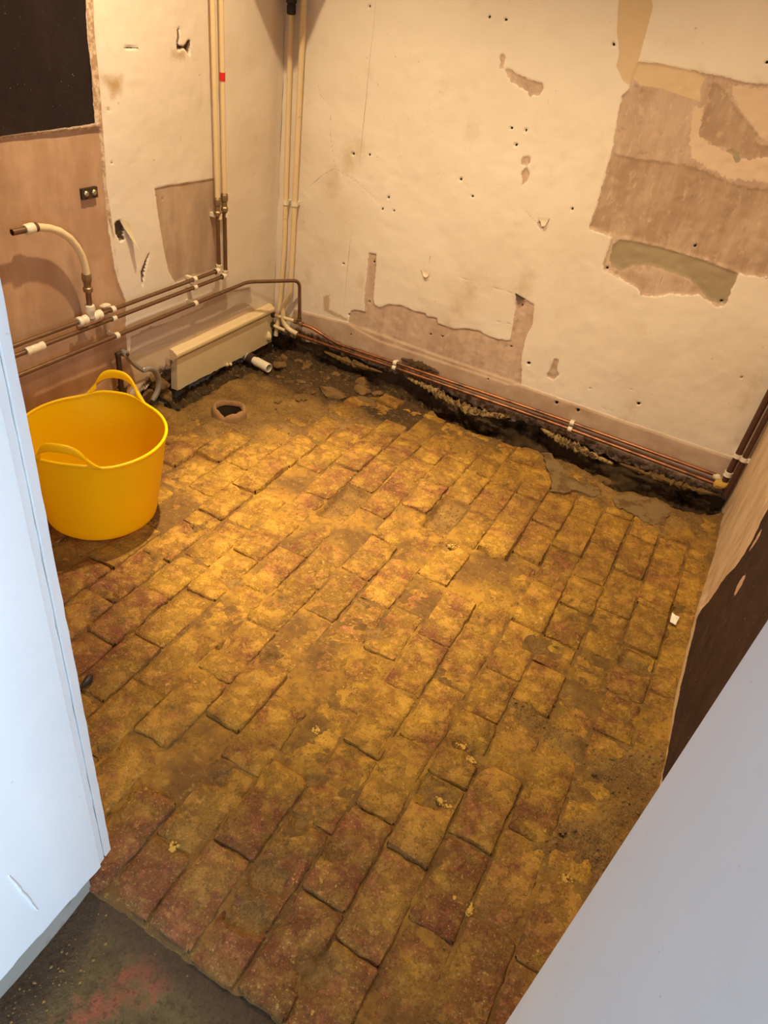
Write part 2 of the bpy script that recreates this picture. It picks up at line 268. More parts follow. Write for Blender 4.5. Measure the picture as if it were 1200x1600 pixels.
def mat_back():
    t = NT('painted_wall_back')
    col, big, mid, fine = wall_base(t)
    e1 = t.noise(45, 6, .7); e2 = t.noise(140, 4, .6)
    streak = t.noise(14, 5, .6, t.stretch(1, 1, .25))
    bare = t.mix(t.ramp(streak, .35, .7), BARE, BARE2); scuff = t.ramp(t.noise(38, 7, .75, t.stretch(1, 1, .5), .4), .54, .64, 0, .55); bare = t.mix(scuff, bare, (.66, .50, .37)); bare = t.mix(t.ramp(t.noise(26, 6, .7), .58, .7, 0, .6), bare, (.33, .22, .145))
    col = t.mix(t.math('MULTIPLY', t.mask('smudge', e1, .12, .05), .55), col, (.52, .38, .22))
    col = t.mix(t.mask('cream', e1, .006), col, (.64, .49, .31))
    col = t.mix(t.mask('bare', e1, .022), col, bare)
    col = t.mix(t.mask('band', e1, .004), col, t.mix(t.ramp(mid, .3, .7), (.42, .285, .195), (.54, .39, .28)))
    col = t.mix(t.mask('cream', e1, .006), col, (.66, .49, .30))
    col = t.mix(t.mask('light', e1, .05, .003), col, (.66, .49, .35))
    col = t.mix(t.mask('brown', e1, .05, .002), col, t.mix(scuff, t.mix(t.ramp(streak, .35, .7), (.38, .25, .165), (.52, .37, .26)), (.60, .44, .31)))
    col = t.mix(t.mask('green', e1, .02, .002), col, t.mix(mid, (.29, .22, .13), (.40, .305, .19)))
    col = t.mix(t.math('MULTIPLY', t.mask('stain', e1, .03, .006), .7), col, (.44, .28, .13))
    col = t.mix(t.math('MULTIPLY', t.mask('line', e2, .0015, .0012), .75), col, (.16, .10, .06))
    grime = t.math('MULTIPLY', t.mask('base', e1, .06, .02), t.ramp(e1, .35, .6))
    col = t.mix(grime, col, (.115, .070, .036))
    col = t.mix(t.mask('hole', e2, .0015, .0008), col, (.015, .01, .008))
    t.out(col, .75, 0, .25)
    h = t.math('ADD', t.math('MULTIPLY', fine, .5), t.math('MULTIPLY', mid, .7))
    t.bump(h, .25, .004)

def mat_left():
    t = NT('painted_wall_left')
    col, big, mid, fine = wall_base(t)
    e1 = t.noise(45, 6, .7); e2 = t.noise(140, 4, .6)
    streak = t.noise(9, 5, .6, t.stretch(1, 1, .35))
    plaster = t.mix(t.ramp(streak, .35, .7), (.43, .255, .15), (.55, .35, .22))
    col = t.mix(t.mask('pale', e1, .03, .004), col, (.62, .48, .34))
    col = t.mix(t.mask('grey', e1, .03, .003), col, (.52, .42, .33))
    col = t.mix(t.mask('tan', e1, .008), col, t.mix(t.ramp(streak, .35, .65), (.40, .275, .185), (.52, .37, .26)))
    col = t.mix(t.mask('bare', e1, .014), col, plaster)
    col = t.mix(t.mask('strip', e1, .010), col, t.mix(t.ramp(e1, .4, .6), (.40, .25, .14), (.68, .52, .36)))
    dk = t.mix(t.ramp(t.noise(5, 5, .6), .45, .8), (.012, .006, .007), (.026, .013, .013))
    dk = t.mix(t.ramp(t.noise(130, 2), .74, .77), dk, (.5, .42, .35))
    col = t.mix(t.mask('dark', e1, .007), col, dk)
    col = t.mix(t.mask('stain', e1, .04, .02), col, (.48, .32, .17))
    col = t.mix(t.math('MULTIPLY', t.mask('line', e2, .0015, .0012), .7), col, (.18, .11, .06))
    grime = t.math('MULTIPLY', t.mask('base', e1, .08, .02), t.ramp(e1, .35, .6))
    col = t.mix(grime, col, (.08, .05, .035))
    col = t.mix(t.mask('hole', e2, .004, .001), col, (.14, .085, .05))
    t.out(col, t.math('SUBTRACT', .75, t.math('MULTIPLY', t.mask('dark', e1, .007), .35)), 0, .3)
    t.bump(t.math('ADD', t.math('MULTIPLY', fine, .5), t.math('MULTIPLY', mid, .7)), .25, .004)

def mat_right():
    t = NT('painted_wall_right')
    mid = t.noise(9, 5, .6); e1 = t.noise(45, 6, .7)
    vs = t.noise(16, 5, .65, t.stretch(1, 1, .3))
    col = t.mix(t.ramp(vs, .3, .7), (.50, .34, .21), (.70, .53, .36))
    dk = t.mix(t.ramp(mid, .4, .8), (.030, .014, .014), (.060, .032, .030))
    dk = t.mix(t.ramp(t.noise(120, 2), .72, .75), dk, (.45, .36, .28))
    dk = t.mix(t.mask('chip', e1, .05, .002), dk, (.55, .36, .27))
    col = t.mix(t.mask('dark', e1, .012), col, dk)
    col = t.mix(t.mask('rim', e1, .008, .002), col, (.50, .36, .20))
    col = t.mix(t.mask('line', e1, .002, .0015), col, (.03, .02, .015))
    t.out(col, .6, 0, .3)
    t.bump(t.math('ADD', t.math('MULTIPLY', e1, .5), t.math('MULTIPLY', mid, .7)), .3, .004)

# shared dust colouring so that bricks and the dirt between them belong together
def dust_layers(t):
    big = t.noise(1.7, 4, .55); mid = t.noise(11, 6, .62); fine = t.noise(70, 6, .7)
    dust = t.mix(t.ramp(mid, .3, .72), (.350, .176, .032), (.52, .292, .040))
    dust = t.mix(t.ramp(big, .36, .68), dust, (.305, .160, .032))
    return dust, big, mid, fine

def mat_brick():
    t = NT('dusty_brick')
    dust, big, mid, fine = dust_layers(t)
    r = t.objrand()
    red = t.mix(r, (.21, .070, .030), (.30, .115, .045))
    red = t.mix(t.ramp(fine, .4, .7), red, (.17, .062, .028))
    v = t.math('ADD', t.math('MULTIPLY', mid, .8), t.math('MULTIPLY', t.noise(34, 5, .7), .45))
    v = t.math('ADD', v, t.math('MULTIPLY', t.math('SUBTRACT', r, .5), .10))
    v = t.math('ADD', v, t.math('MULTIPLY', t.math('SUBTRACT', big, .5), -.5))
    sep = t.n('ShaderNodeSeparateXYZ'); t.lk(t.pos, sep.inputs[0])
    v = t.math('SUBTRACT', v, t.ramp(sep.outputs[1], 1.25, .40, 0, .08))      # dust trodden away near the doorway; dimming painted in next line
    dust = t.mix(t.ramp(t.math('ADD', sep.outputs[1], t.math('MULTIPLY', t.math('SUBTRACT', t.noise(2.6, 5, .6), .5), 2.2)), 1.15, .45, 0, .62), dust, t.mix(mid, (.165, .078, .030), (.235, .125, .045)))  # blotchy darkening towards the doorway paints weaker light into the dust
    col = t.mix(t.ramp(v, .39, .66), red, dust)
    hue = t.math('MULTIPLY_ADD', t.math('FRACT', t.math('MULTIPLY', r, 7.31)), .28, .82)
    mul = t.n('ShaderNodeCombineColor'); t.lk(hue, mul.inputs[0]); t.lk(hue, mul.inputs[1]); t.lk(hue, mul.inputs[2])
    col = t.mix(.75, col, mul.outputs[0], 'MULTIPLY')
    dark = t.math('MULTIPLY', t.ramp(t.noise(17, 7, .72), .52, .66), t.ramp(t.noise(3.3, 4), .34, .58))
    col = t.mix(t.math('MULTIPLY', dark, .70), col, (.105, .056, .020))
    wisp = t.ramp(t.noise(31, 7, .78, None, .3), .56, .66, 0, .65)
    col = t.mix(wisp, col, t.mix(.5, col, (.52, .34, .10)))
    blot = t.ramp(t.noise(7.5, 6, .65), .52, .70, 0, .5)
    col = t.mix(blot, col, t.mix(.6, col, (.16, .085, .030)))
    # pale lime mortar crumbs left on some bricks
    lime = t.math('MULTIPLY', t.ramp(t.noise(60, 5, .75), .60, .66), t.ramp(t.noise(5.3, 3), .50, .62))
    col = t.mix(t.math('MULTIPLY', lime, .8), col, (.60, .38, .10))
    spk = t.noise(190, 3, .7)
    col = t.mix(t.ramp(spk, .56, .68, 0, .7), col, (.09, .05, .02)); col = t.mix(t.ramp(spk, .42, .32, 0, .5), col, (.60, .40, .16))
    t.out(col, .85, 0, .22)
    h = t.math('ADD', t.math('MULTIPLY', fine, .5), t.math('MULTIPLY', t.noise(26, 5, .6), .9))
    t.bump(t.math('ADD', h, t.math('MULTIPLY', t.ramp(t.noise(15, 7, .72), .44, .6), .7)), .85, .009)

def mat_dirt():
    t = NT('floor_dirt')
    dust, big, mid, fine = dust_layers(t)
    grain = t.noise(210, 3, .6)
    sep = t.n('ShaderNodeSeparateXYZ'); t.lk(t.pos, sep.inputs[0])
    dust = t.mix(t.ramp(t.math('ADD', sep.outputs[1], t.math('MULTIPLY', t.math('SUBTRACT', t.noise(2.6, 5, .6), .5), 2.2)), 1.15, .45, 0, .62), dust, (.165, .078, .028))  # same weaker light near the doorway painted into the dirt colour
    soil = t.mix(t.ramp(grain, .38, .66), (.13, .072, .025), (.24, .135, .045)); soil = t.mix(t.ramp(t.noise(6, 6, .65), .42, .66), soil, (.30, .175, .052)); soil = t.mix(t.ramp(t.noise(19, 6, .7), .55, .72, 0, .7), soil, (.085, .048, .02))
    col = t.mix(t.mask('soil', t.noise(5, 6, .6), .45, .10), t.mix(t.ramp(t.noise(4.1, 5, .6), .38, .58, .15, .85), dust, (.115, .062, .024)), soil)
    col = t.mix(t.mask('damp_shade', mid, .15, .05), col, t.mix(grain, (.030, .019, .011), (.085, .052, .026)))  # dark earth, plus shade painted into the drain and pipe hollow
    col = t.mix(t.ramp(t.noise(48, 7, .78), .50, .62, 0, .55), col, (.085, .046, .018)); col = t.mix(t.ramp(t.noise(57, 7, .78), .54, .64, 0, .45), col, (.42, .26, .075))
    pale = t.math('MULTIPLY', t.ramp(grain, .69, .73), t.ramp(mid, .4, .6))
    col = t.mix(t.math('MULTIPLY', pale, .6), col, (.55, .40, .22))
    t.out(col, .92, 0, .15)
    t.bump(t.math('ADD', t.math('MULTIPLY', grain, .7), t.math('MULTIPLY', fine, .9)), .7, .006)

def mat_hall_floor():
    t = NT('stained_concrete')
    mid = t.noise(9, 8, .75); grain = t.noise(150, 4, .6); big = t.noise(3.4, 4)
    col = t.mix(t.ramp(mid, .3, .7), (.060, .036, .014), (.145, .098, .036))
    col = t.mix(t.math('MULTIPLY', t.mask('red', mid, .22, .015), t.ramp(t.noise(40, 6, .7), .35, .6)), col, (.24, .070, .035))
    col = t.mix(t.mask('edge', mid, .10, .03), col, t.mix(grain, (.030, .018, .010), (.10, .058, .026)))
    t.out(t.mix(t.ramp(t.noise(80, 6, .75), .5, .62, 0, .6), col, (.04, .024, .012)), .8, 0, .25); t.bump(t.math('ADD', mid, t.math('MULTIPLY', grain, .4)), .9, .012)

def mat_white(name, a, b, rough):
    t = NT(name)
    col = t.mix(t.ramp(t.noise(2.2, 4), .3, .7), a, b)
    col = t.mix(t.ramp(t.noise(95, 3, .6), .73, .75, 0, .6), col, (.32, .28, .24))
    t.out(col, rough, 0, .4); t.bump(t.noise(6, 5, .55, t.stretch(1, 1, .3)), .15, .006)

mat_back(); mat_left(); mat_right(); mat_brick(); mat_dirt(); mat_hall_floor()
mat_white('gloss_white_paint', (.84, .85, .86), (.78, .80, .82), .35)
mat_white('matt_white_paint', (.74, .72, .71), (.68, .665, .66), .55)
simple('ceiling_paint', (.84, .83, .81), (.80, .79, .77), 3, .85)
t = simple('yellow_rubber', (.97, .70, .004), (.95, .67, .004), 6, .40, 0, .4)
tr_ = t.n('ShaderNodeBsdfTranslucent'); tr_.inputs[0].default_value = (.97, .70, .004, 1); mx_ = t.n('ShaderNodeMixShader'); mx_.inputs[0].default_value = .42
t.lk(t.b.outputs[0], mx_.inputs[1]); t.lk(tr_.outputs[0], mx_.inputs[2]); t.lk(mx_.outputs[0], t.t.nodes['Material Output'].inputs[0])
simple('copper_dull', (.17, .10, .056), (.26, .16, .095), 25, .42, .75, .4, 0, (.11, .065, .04), 40)
simple('copper_bright', (.42, .17, .075), (.30, .13, .062), 9, .38, .8, .4, 0, (.14, .075, .045), 14, .45, .65)
simple('cream_gloss', (.76, .60, .36), (.68, .52, .30), 16, .38, 0, .45, .08, (.30, .19, .10), 60, .66, .74)
simple('white_plastic', (.78, .70, .55), (.72, .62, .46), 20, .4, 0, .45, 0, (.50, .38, .24), 50, .62, .76)
simple('brass_fitting', (.24, .16, .085), (.34, .24, .13), 60, .45, .7, .4, .2)
simple('black_rubber', (.016, .016, .018), (.03, .03, .03), 30, .5)
simple('dark_iron', (.05, .036, .028), (.10, .06, .04), 40, .6, .5, .3, .2)
simple('grey_steel', (.42, .39, .34), (.30, .275, .24), 30, .42, .55, .4, 0, (.16, .12, .08), 50, .6, .75)
simple('brown_paint_pipe', (.075, .030, .022), (.11, .05, .035), 30, .4, .2, .4)
simple('red_tape', (.62, .02, .015), None, 20, .5)
simple('clay', (.24, .13, .06), (.33, .19, .085), 40, .9, 0, .2, .4, (.12, .07, .03), 30)
simple('bore_shade', (.05, .032, .02), (.09, .055, .03), 40, .95, 0, .1, .4)  # near-black colour standing in for shade inside the pipe bores
simple('rock', (.115, .066, .026), (.23, .135, .052), 14, .95, 0, .15, .6, (.06, .036, .018), 30)
simple('grit_crumbs', (.15, .085, .030), (.30, .175, .060), 90, .95, 0, .15)
simple('footing', (.050, .032, .018), (.15, .095, .048), 13, .95, 0, .12, .8, (.02, .014, .01), 9, .5, .65)
simple('lime_crust', (.52, .35, .13), (.26, .17, .07), 38, .95, 0, .1, .8, (.10, .06, .03), 50, .44, .6)
simple('cement_render', (.175, .112, .050), (.225, .148, .068), 12, .9, 0, .15, .5, (.13, .076, .030), 16, .48, .62)
simple('paper_flake', (.85, .80, .70), None, 20, .8)
simple('paper_torn', (.74, .64, .46), (.6, .48, .32), 50, .85)
simple('boiler_white', (.82, .82, .80), None, 10, .35)
simple('grey_plinth', (.27, .25, .22), (.34, .31, .27), 12, .8, 0, .2, .2, (.15, .12, .10), 20)
simple('mould_yellow', (.58, .36, .075), (.38, .23, .05), 60, .8, 0, .2, .5)
simple('screw_metal', (.45, .36, .24), None, 30, .35, .9)
t = NT('lamp_glow'); t.b.inputs['Emission Color'].default_value = (1, .74, .42, 1); t.b.inputs['Emission Strength'].default_value = 12; t.out((.9, .8, .6), .4)

# ---------------------------------------------------------------- structure
CEIL = 2.42
def axis_fine(a, b, fa, fb, step, coarse=.08):
    """coordinates from a to b, fine between fa and fb"""
    p = []
    if fa-a > 1e-6: p += list(np.linspace(a, fa, max(2, int((fa-a)/coarse)+1)))[:-1]
    p += list(np.linspace(fa, fb, int(round((fb-fa)/step))+1))
    if b-fb > 1e-6: p += list(np.linspace(fb, b, max(2, int((b-fb)/coarse)+1)))[1:]
    return np.array(p)

BOXF = [(0,3,2,1),(4,5,6,7),(0,1,5,4),(1,2,6,5),(2,3,7,6),(3,0,4,7)]
def boxv(x0, x1, y0, y1, z0, z1):
    return [(x0,y0,z0),(x1,y0,z0),(x1,y1,z0),(x0,y1,z0),(x0,y0,z1),(x1,y0,z1),(x1,y1,z1),(x0,y1,z1)]

# back wall ------------------------------------------------------
def back_bottom(x):
    xs = [-1.99, -1.936, -1.626, -1.328, -1.187, -.982, -.82, -.675, -.463, -.206, .082, .297, .34]
    zs = [.045, .042, .05, .040, .045, .045, .02, .025, .042, .012, .010, .015, .02]
    return np.interp(x, xs, zs)+(fbm(x, x*0, 30, 4, 3)-.5)*.035
xs = axis_fine(XL, XR, XL, XR, .0055); zs = axis_fine(0, CEIL, 0, 1.62, .0055)
U, V = np.meshgrid(xs, zs)
zb = back_bottom(U); low = np.clip(1-V/.30, 0, 1)
Wz = V+zb*low
A = {k: sdfs(v, U, Wz) for k, v in BACK.items()}
ln = np.full(U.shape, 1.)
for l in BACK_LINES: ln = np.minimum(ln, linedist(l, U, Wz))
A['line'] = .0012-np.minimum(ln, .2)
hl = np.full(U.shape, -.2)
for hx, hz, r in BACK_HOLES: hl = np.maximum(hl, np.clip(r*.85-np.hypot(U-hx, Wz-hz), -.2, 1))
A['hole'] = hl
sm = np.full(U.shape, -.2)
for sx, sz, r in SMUDGE:
    sm = np.maximum(sm, r*.55-np.hypot((U-sx)*1.3, (Wz-sz)*.8))
A['smudge'] = np.clip(sm, -.2, .2)
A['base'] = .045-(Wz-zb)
rec = .0050*sstep(-.001, .004, A['bare'])+.0012*sstep(0, .004, A['cream'])*(A['bare'] < 0)+.004*sstep(0, .006, A['green'])+.003*sstep(0, .006, A['brown'])
prj = .006*sstep(0, .006, A['band'])
rough = (fbm(U, Wz, 7, 3, 5)-.5)*.008+(fbm(U, Wz, 40, 3, 9)-.5)*.0016*(1+2*(A['bare'] > 0))
deep = .02*sstep(.0, .002, A['hole'])+.0015*sstep(-.001, .001, A['line'])
crumb = sstep(.05, .0, Wz-zb)*(fbm(U, Wz, 35, 4, 21)-.35)*.03
Yw = YB+rec-prj+rough+deep+crumb*1.0
wall_back = grid_obj('wall_back', U, Yw, Wz, 'painted_wall_back', A, (boxv(XL-.12, XR+.12, YB+.05, YB+.17, -.3, CEIL), BOXF), 'structure')

# left wall ------------------------------------------------------
DOOR_Y = .445; WALL_T = .36
def left_bottom(y):
    return np.interp(y, [.4, 1.85, 1.95, 2.05, 2.15, 2.3, 2.95], [-.03, -.03, .03, .085, .11, .06, .05])+(fbm(y, y*0, 26, 4, 31)-.5)*.05
ys = axis_fine(DOOR_Y, YB, 1.2, YB, .0055); zs = axis_fine(0, CEIL, 0, 1.5, .0055)
U, V = np.meshgrid(ys[::-1], zs)
zb = left_bottom(U); low = np.clip(1-V/.30, 0, 1); Wz = V+zb*low
A = {k: sdfs(v, U, Wz) for k, v in LEFT.items()}
ln = np.full(U.shape, 1.)
for l in LEFT_LINES: ln = np.minimum(ln, linedist(l, U, Wz))
A['line'] = .0012-np.minimum(ln, .2)
for hy, hz, r in LEFT_HOLES: A['hole'] = np.maximum(A['hole'], r*.5-np.hypot(U-hy, Wz-hz))
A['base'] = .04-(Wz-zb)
for k in list(A): A[k] = np.clip(A[k], -.25, .25)
rec = .004*sstep(0, .004, A['tan'])+.007*sstep(0, .008, A['bare'])*(A['dark'] < 0)+.003*sstep(0, .006, A['grey'])
rec = rec-.004*sstep(0, .005, A['strip'])+.02*sstep(0, .004, A['hole'])
led = .006*sstep(0, .010, A['pale'])
rough = (fbm(U, Wz, 6, 3, 45)-.5)*.010+(fbm(U, Wz, 40, 3, 49)-.5)*.002
crumb = sstep(.05, 0, Wz-zb)*(fbm(U, Wz, 35, 4, 51)-.4)*.03
Xw = XL-rec+led*.5+rough*.6-crumb
wall_left = grid_obj('wall_left', Xw, U, Wz, 'painted_wall_left', A, (boxv(XL-.17, XL-.05, DOOR_Y-WALL_T, YB+.17, -.3, CEIL), BOXF), 'structure')

# right wall -----------------------------------------------------
ys = axis_fine(DOOR_Y, YB, DOOR_Y, YB, .008); zs = axis_fine(-.03, CEIL, -.03, 1.2, .008)
U, V = np.meshgrid(ys, zs)
A = {k: sdfs(v, U, V) for k, v in RIGHT.items()}
A['chip'] = np.clip(np.maximum(.028-np.hypot((U-1.80)*1.0, (V-.40)*.8), .02-np.hypot((U-1.93)*1.4, (V-.475)*.6)), -.2, .2)
A['rim'] = np.clip(.010-np.abs(V-.012), -.2, .2)*np.where(U < 2.15, 1, 0)-np.where(U < 2.15, 0, .1)
A['line'] = np.clip(.002-np.minimum(linedist([(2.285, .02), (2.27, .16)], U, V), linedist([(2.16, .02), (2.15, .06)], U, V)), -.2, .2)
rough = (fbm(U, V, 5, 3, 61)-.5)*.008+(fbm(U, V, 30, 3, 63)-.5)*.003
foot = .012*sstep(.05, .0, V)*sstep(2.5, 2.1, U)
Xw = XR-rough-foot+.003*sstep(0, .006, A['dark'])*-1
wall_right = grid_obj('wall_right', Xw, U, V, 'painted_wall_right', A, (boxv(XR+.03, XR+.15, DOOR_Y-WALL_T, YB+.17, -.3, CEIL), BOXF), 'structure')

# footings under the undermined back and left walls ---------------
n = axis_fine(XL-.02, XR, XL-.02, XR, .014); z = np.linspace(-.30, .13, 34)
U, V = np.meshgrid(n, z)
rk = fbm(U, V*1.6, 9, 4, 71); blocks = np.abs(vnoise(U*9, V*14, 77)-.5)
Yf = YB+.030-(rk-.4)*.075-sstep(.05, -.2, V)*.01+(blocks < .05)*.012
fo = grid_obj('footing', U, Yf, V, 'footing', {}); fo.parent = wall_back
n = axis_fine(1.75, YB+.02, 1.75, YB+.02, .014)[::-1]; z = np.linspace(-.30, .16, 36)
U, V = np.meshgrid(n, z)
rk = fbm(U, V*1.6, 10, 4, 81)
Xf = XL-.03+(rk-.4)*.075
fo = grid_obj('footing', Xf, U, V, 'footing', {}); fo.parent = wall_left

# front wall with the doorway the photo is taken through ----------
JL, JR = -.69, .11
front = MB().box((XL-.17, DOOR_Y-WALL_T, -.3), (JL-.06, DOOR_Y, CEIL)).box((JR+.03, DOOR_Y-WALL_T, -.3), (XR+.15, DOOR_Y, CEIL)).box((JL-.06, DOOR_Y-WALL_T, 2.06), (JR+.03, DOOR_Y, CEIL))
tag(front.obj('wall_front', 'ceiling_paint', None, False), kind='structure')
# left door lining: reveal board, grooved architrave strip, grey plinth
def jag_board(mb, x0, x1, y0, y1, zlo, ztop, axis, steps=26, seed=1, amp=.004):
    """board standing on edge whose bottom edge is chipped; axis 'y' = long in y"""
    rr = random.Random(seed); v = []; f = []
    for i in range(steps+1):
        y = y0+(y1-y0)*i/steps; zz = zlo+rr.uniform(-amp, amp)
        v += [(x0, y, zz), (x1, y, zz), (x1, y, ztop), (x0, y, ztop)]
    for i in range(steps):
        a = i*4
        for k in range(4): f.append((a+k, a+4+k, a+4+(k+1) % 4, a+(k+1) % 4))
    f += [(0, 1, 2, 3), tuple(reversed(range(steps*4, steps*4+4)))]
    mb.add(v, f)
mb = MB(); jag_board(mb, JL-.055, JL-.004, DOOR_Y-WALL_T-.02, DOOR_Y+.0275, .036, 2.06, 'y', 30, 4, .003)
trim = mb.obj('trim_1', 'gloss_white_paint', None, True); tag(trim, kind='structure')
def wavy_strip(x0, x1, y0, y1, z0, z1, seed, mat, name, parent):
    rr = random.Random(seed); v = []; f = []; N = 60
    for i in range(N+1):
        zz = z0+(z1-z0)*i/N; j = rr.uniform(-.0008, .0008)
        v += [(x0, y0, zz), (x1, y0, zz), (x1-.002, y1+j, zz), (x0, y1+j, zz)]
    for i in range(N):
        a = i*4
        for k in range(4): f.append((a+k, a+(k+1) % 4, a+4+(k+1) % 4, a+4+k))
    f += [(3, 2, 1, 0), tuple(range(N*4, N*4+4))]
    o = mesh_obj(name, v, f, mat, None, False); o.parent = parent; return o
wavy_strip(JL-.055, JL-.0046, DOOR_Y+.0275, DOOR_Y+.041, .046, 2.06, 3, 'gloss_white_paint', 'door_stop', trim)
wavy_strip(JL-.055, JL-.0075, DOOR_Y+.041, DOOR_Y+.0435, .048, 2.06, 5, 'clay', 'groove', trim)
wavy_strip(JL-.055, JL-.0042, DOOR_Y+.0435, DOOR_Y+.060, .052, 2.06, 7, 'gloss_white_paint', 'architrave', trim)
mb = MB(); jag_board(mb, JL-.07, JL-.008, DOOR_Y-WALL_T-.02, DOOR_Y-.002, -.05, .045, 'y', 20, 8, .004)
mb.obj('plinth', 'grey_plinth', None, True).parent = trim
# paint run down the left lining
rr = random.Random(5)
run = [(JL-.003, .302+.0018*i+rr.uniform(-.001, .001), .30-.0125*i) for i in range(15)]
MB().tube([Vector(p) for p in run], [.0016+.0012*math.sin(i/14*math.pi) for i in range(15)], 8).obj('paint_run', 'gloss_white_paint').parent = trim
# right door lining, close to the lens
mb = MB()
prof = [(JR+.02, DOOR_Y+.012), (JR+.004, DOOR_Y+.010), (JR+.0008, DOOR_Y+.006), (JR, DOOR_Y), (JR, DOOR_Y-WALL_T-.02), (JR+.03, DOOR_Y-WALL_T-.02), (JR+.03, DOOR_Y+.012)]
v = [(x, y, zz) for zz in (-.05, 2.06) for x, y in prof]; k = len(prof)
f = [(i, (i+1) % k, k+(i+1) % k, k+i) for i in range(k)]+[tuple(reversed(range(k))), tuple(range(k, 2*k))]
mb.add(v, f); tag(mb.obj('trim_2', 'matt_white_paint'), kind='structure')
tag(MB().box((JL-.06, DOOR_Y-WALL_T-.02, 2.03), (JR+.03, DOOR_Y+.02, 2.06)).obj('trim_3', 'gloss_white_paint', None, False), kind='structure')

# ceiling and the passage behind the camera
HX0, HX1, HY0 = -1.7, 1.9, -2.6
tag(MB().box((XL-.17, DOOR_Y-WALL_T, CEIL), (XR+.15, YB+.17, CEIL+.1)).obj('ceiling', 'ceiling_paint', None, False), kind='structure')
tag(MB().box((HX0-.1, HY0-.1, CEIL), (HX1+.1, DOOR_Y-WALL_T, CEIL+.1)).obj('ceiling', 'ceiling_paint', None, False), kind='structure')
tag(MB().box((HX0-.1, HY0-.1, -.3), (HX0, DOOR_Y-WALL_T, CEIL)).obj('wall_passage_left', 'ceiling_paint', None, False), kind='structure')
tag(MB().box((HX0-.1, HY0-.1, -.3), (HX1+.1, HY0, CEIL)).obj('wall_passage_rear', 'ceiling_paint', None, False), kind='structure')
tag(MB().box((XR+.15, DOOR_Y-WALL_T-.1, -.3), (HX1+.1, DOOR_Y-WALL_T, CEIL)).obj('wall_passage_front', 'ceiling_paint', None, False), kind='structure')
wy0, wy1, wz0, wz1 = -2.0, -.6, .85, 2.1
mb = MB().box((HX1, HY0-.1, -.3), (HX1+.1, wy0, CEIL)).box((HX1, wy1, -.3), (HX1+.1, DOOR_Y-WALL_T, CEIL)).box((HX1, wy0, -.3), (HX1+.1, wy1, wz0)).box((HX1, wy0, wz1), (HX1+.1, wy1, CEIL))
tag(mb.obj('wall_passage_right', 'ceiling_paint', None, False), kind='structure')
win = MB()
for a in (wy0, (wy0+wy1)/2-.03, wy1-.06): win.box((HX1+.02, a, wz0), (HX1+.08, a+.06, wz1))
for b in (wz0, wz1-.06): win.box((HX1+.02, wy0, b), (HX1+.08, wy1, b+.06))
tag(win.obj('window_1', 'gloss_white_paint', None, False), kind='structure')

# ---------------------------------------------------------------- floor: dirt bed + bricks
PITCH = .1147; LEN = .229
JOINTS = {-17:[1.0],-16:[1.12],-15:[1.03],-14:[1.15],-13:[1.04],-12:[1.16],-11:[.95,1.18,1.41,1.66,1.88],
 -10:[1.07,1.30,1.50,1.577,1.77,2.0],-9:[1.18,1.365,1.592,1.82,2.041,2.26],-8:[1.02,1.245,1.474,1.695,1.915,2.14],
 -7:[.898,1.136,1.364,1.59,1.816,2.056],-6:[.775,1.019,1.25,1.48,1.71,1.941],-5:[.68,.908,1.145,1.386,1.61,1.83,2.064,2.28,2.497],
 -4:[.60,.83,1.066,1.308,1.536,1.781,2.0,2.227],-3:[.66,.90,1.13,1.35,1.57,1.74,1.962],-2:[.557,.802,1.04,1.27,1.496,1.735,1.995,2.19],
 -1:[.671,.902,1.14,1.37,1.606,1.83,2.05,2.282],0:[.85,1.08,1.314,1.495,1.73],1:[.96,1.19,1.42,1.60,1.725,1.9,2.07],
 2:[1.047,1.28,1.51,1.74,1.968,2.2,2.431],3:[1.24,1.459,1.625,1.839,2.067],4:[1.26,1.49,1.70,1.91]}
random.seed(7)
def floor_end(x):
    return float(np.interp(x, [-1.99, -1.6, -1.39, -1.2, -.9, -.70, -.5, -.28, -.09, .12, .29, .34], [2.74, 2.78, 2.78, 2.80, 2.775, 2.76, 2.78, 2.76, 2.70, 2.73, 2.77, 2.80]))
bricks = []
for k, js in JOINTS.items():
    js = sorted(js)
    while js[0] > DOOR_Y+.03: js.insert(0, js[0]-LEN-rnd(-.004, .004))
    js[0] = DOOR_Y+rnd(-.012, .008)
    if js[1]-js[0] < .03: js.pop(1)
    x0 = -.21+PITCH*k; x1 = x0+PITCH
    x0 = max(x0, XL+.07); x1 = min(x1, XR-.008)
    if x1-x0 < .03: continue
    end = floor_end((x0+x1)/2)
    while js[-1] < end-.03: js.append(min(js[-1]+LEN+rnd(-.004, .004), end))
    for a, b in zip(js[:-1], js[1:]):
        if b-a > .02: bricks.append((k, x0, x1, a, b))
def inside(poly, x, y): return float(sdf(poly, np.array([x]), np.array([y]))[0])
def is_missing(k, a, b):
    m = (a+b)/2
    if k == -7 and 1.83 < m < 2.05: return True
    if k == -4 and 2.01 < m < 2.21: return True
    return False
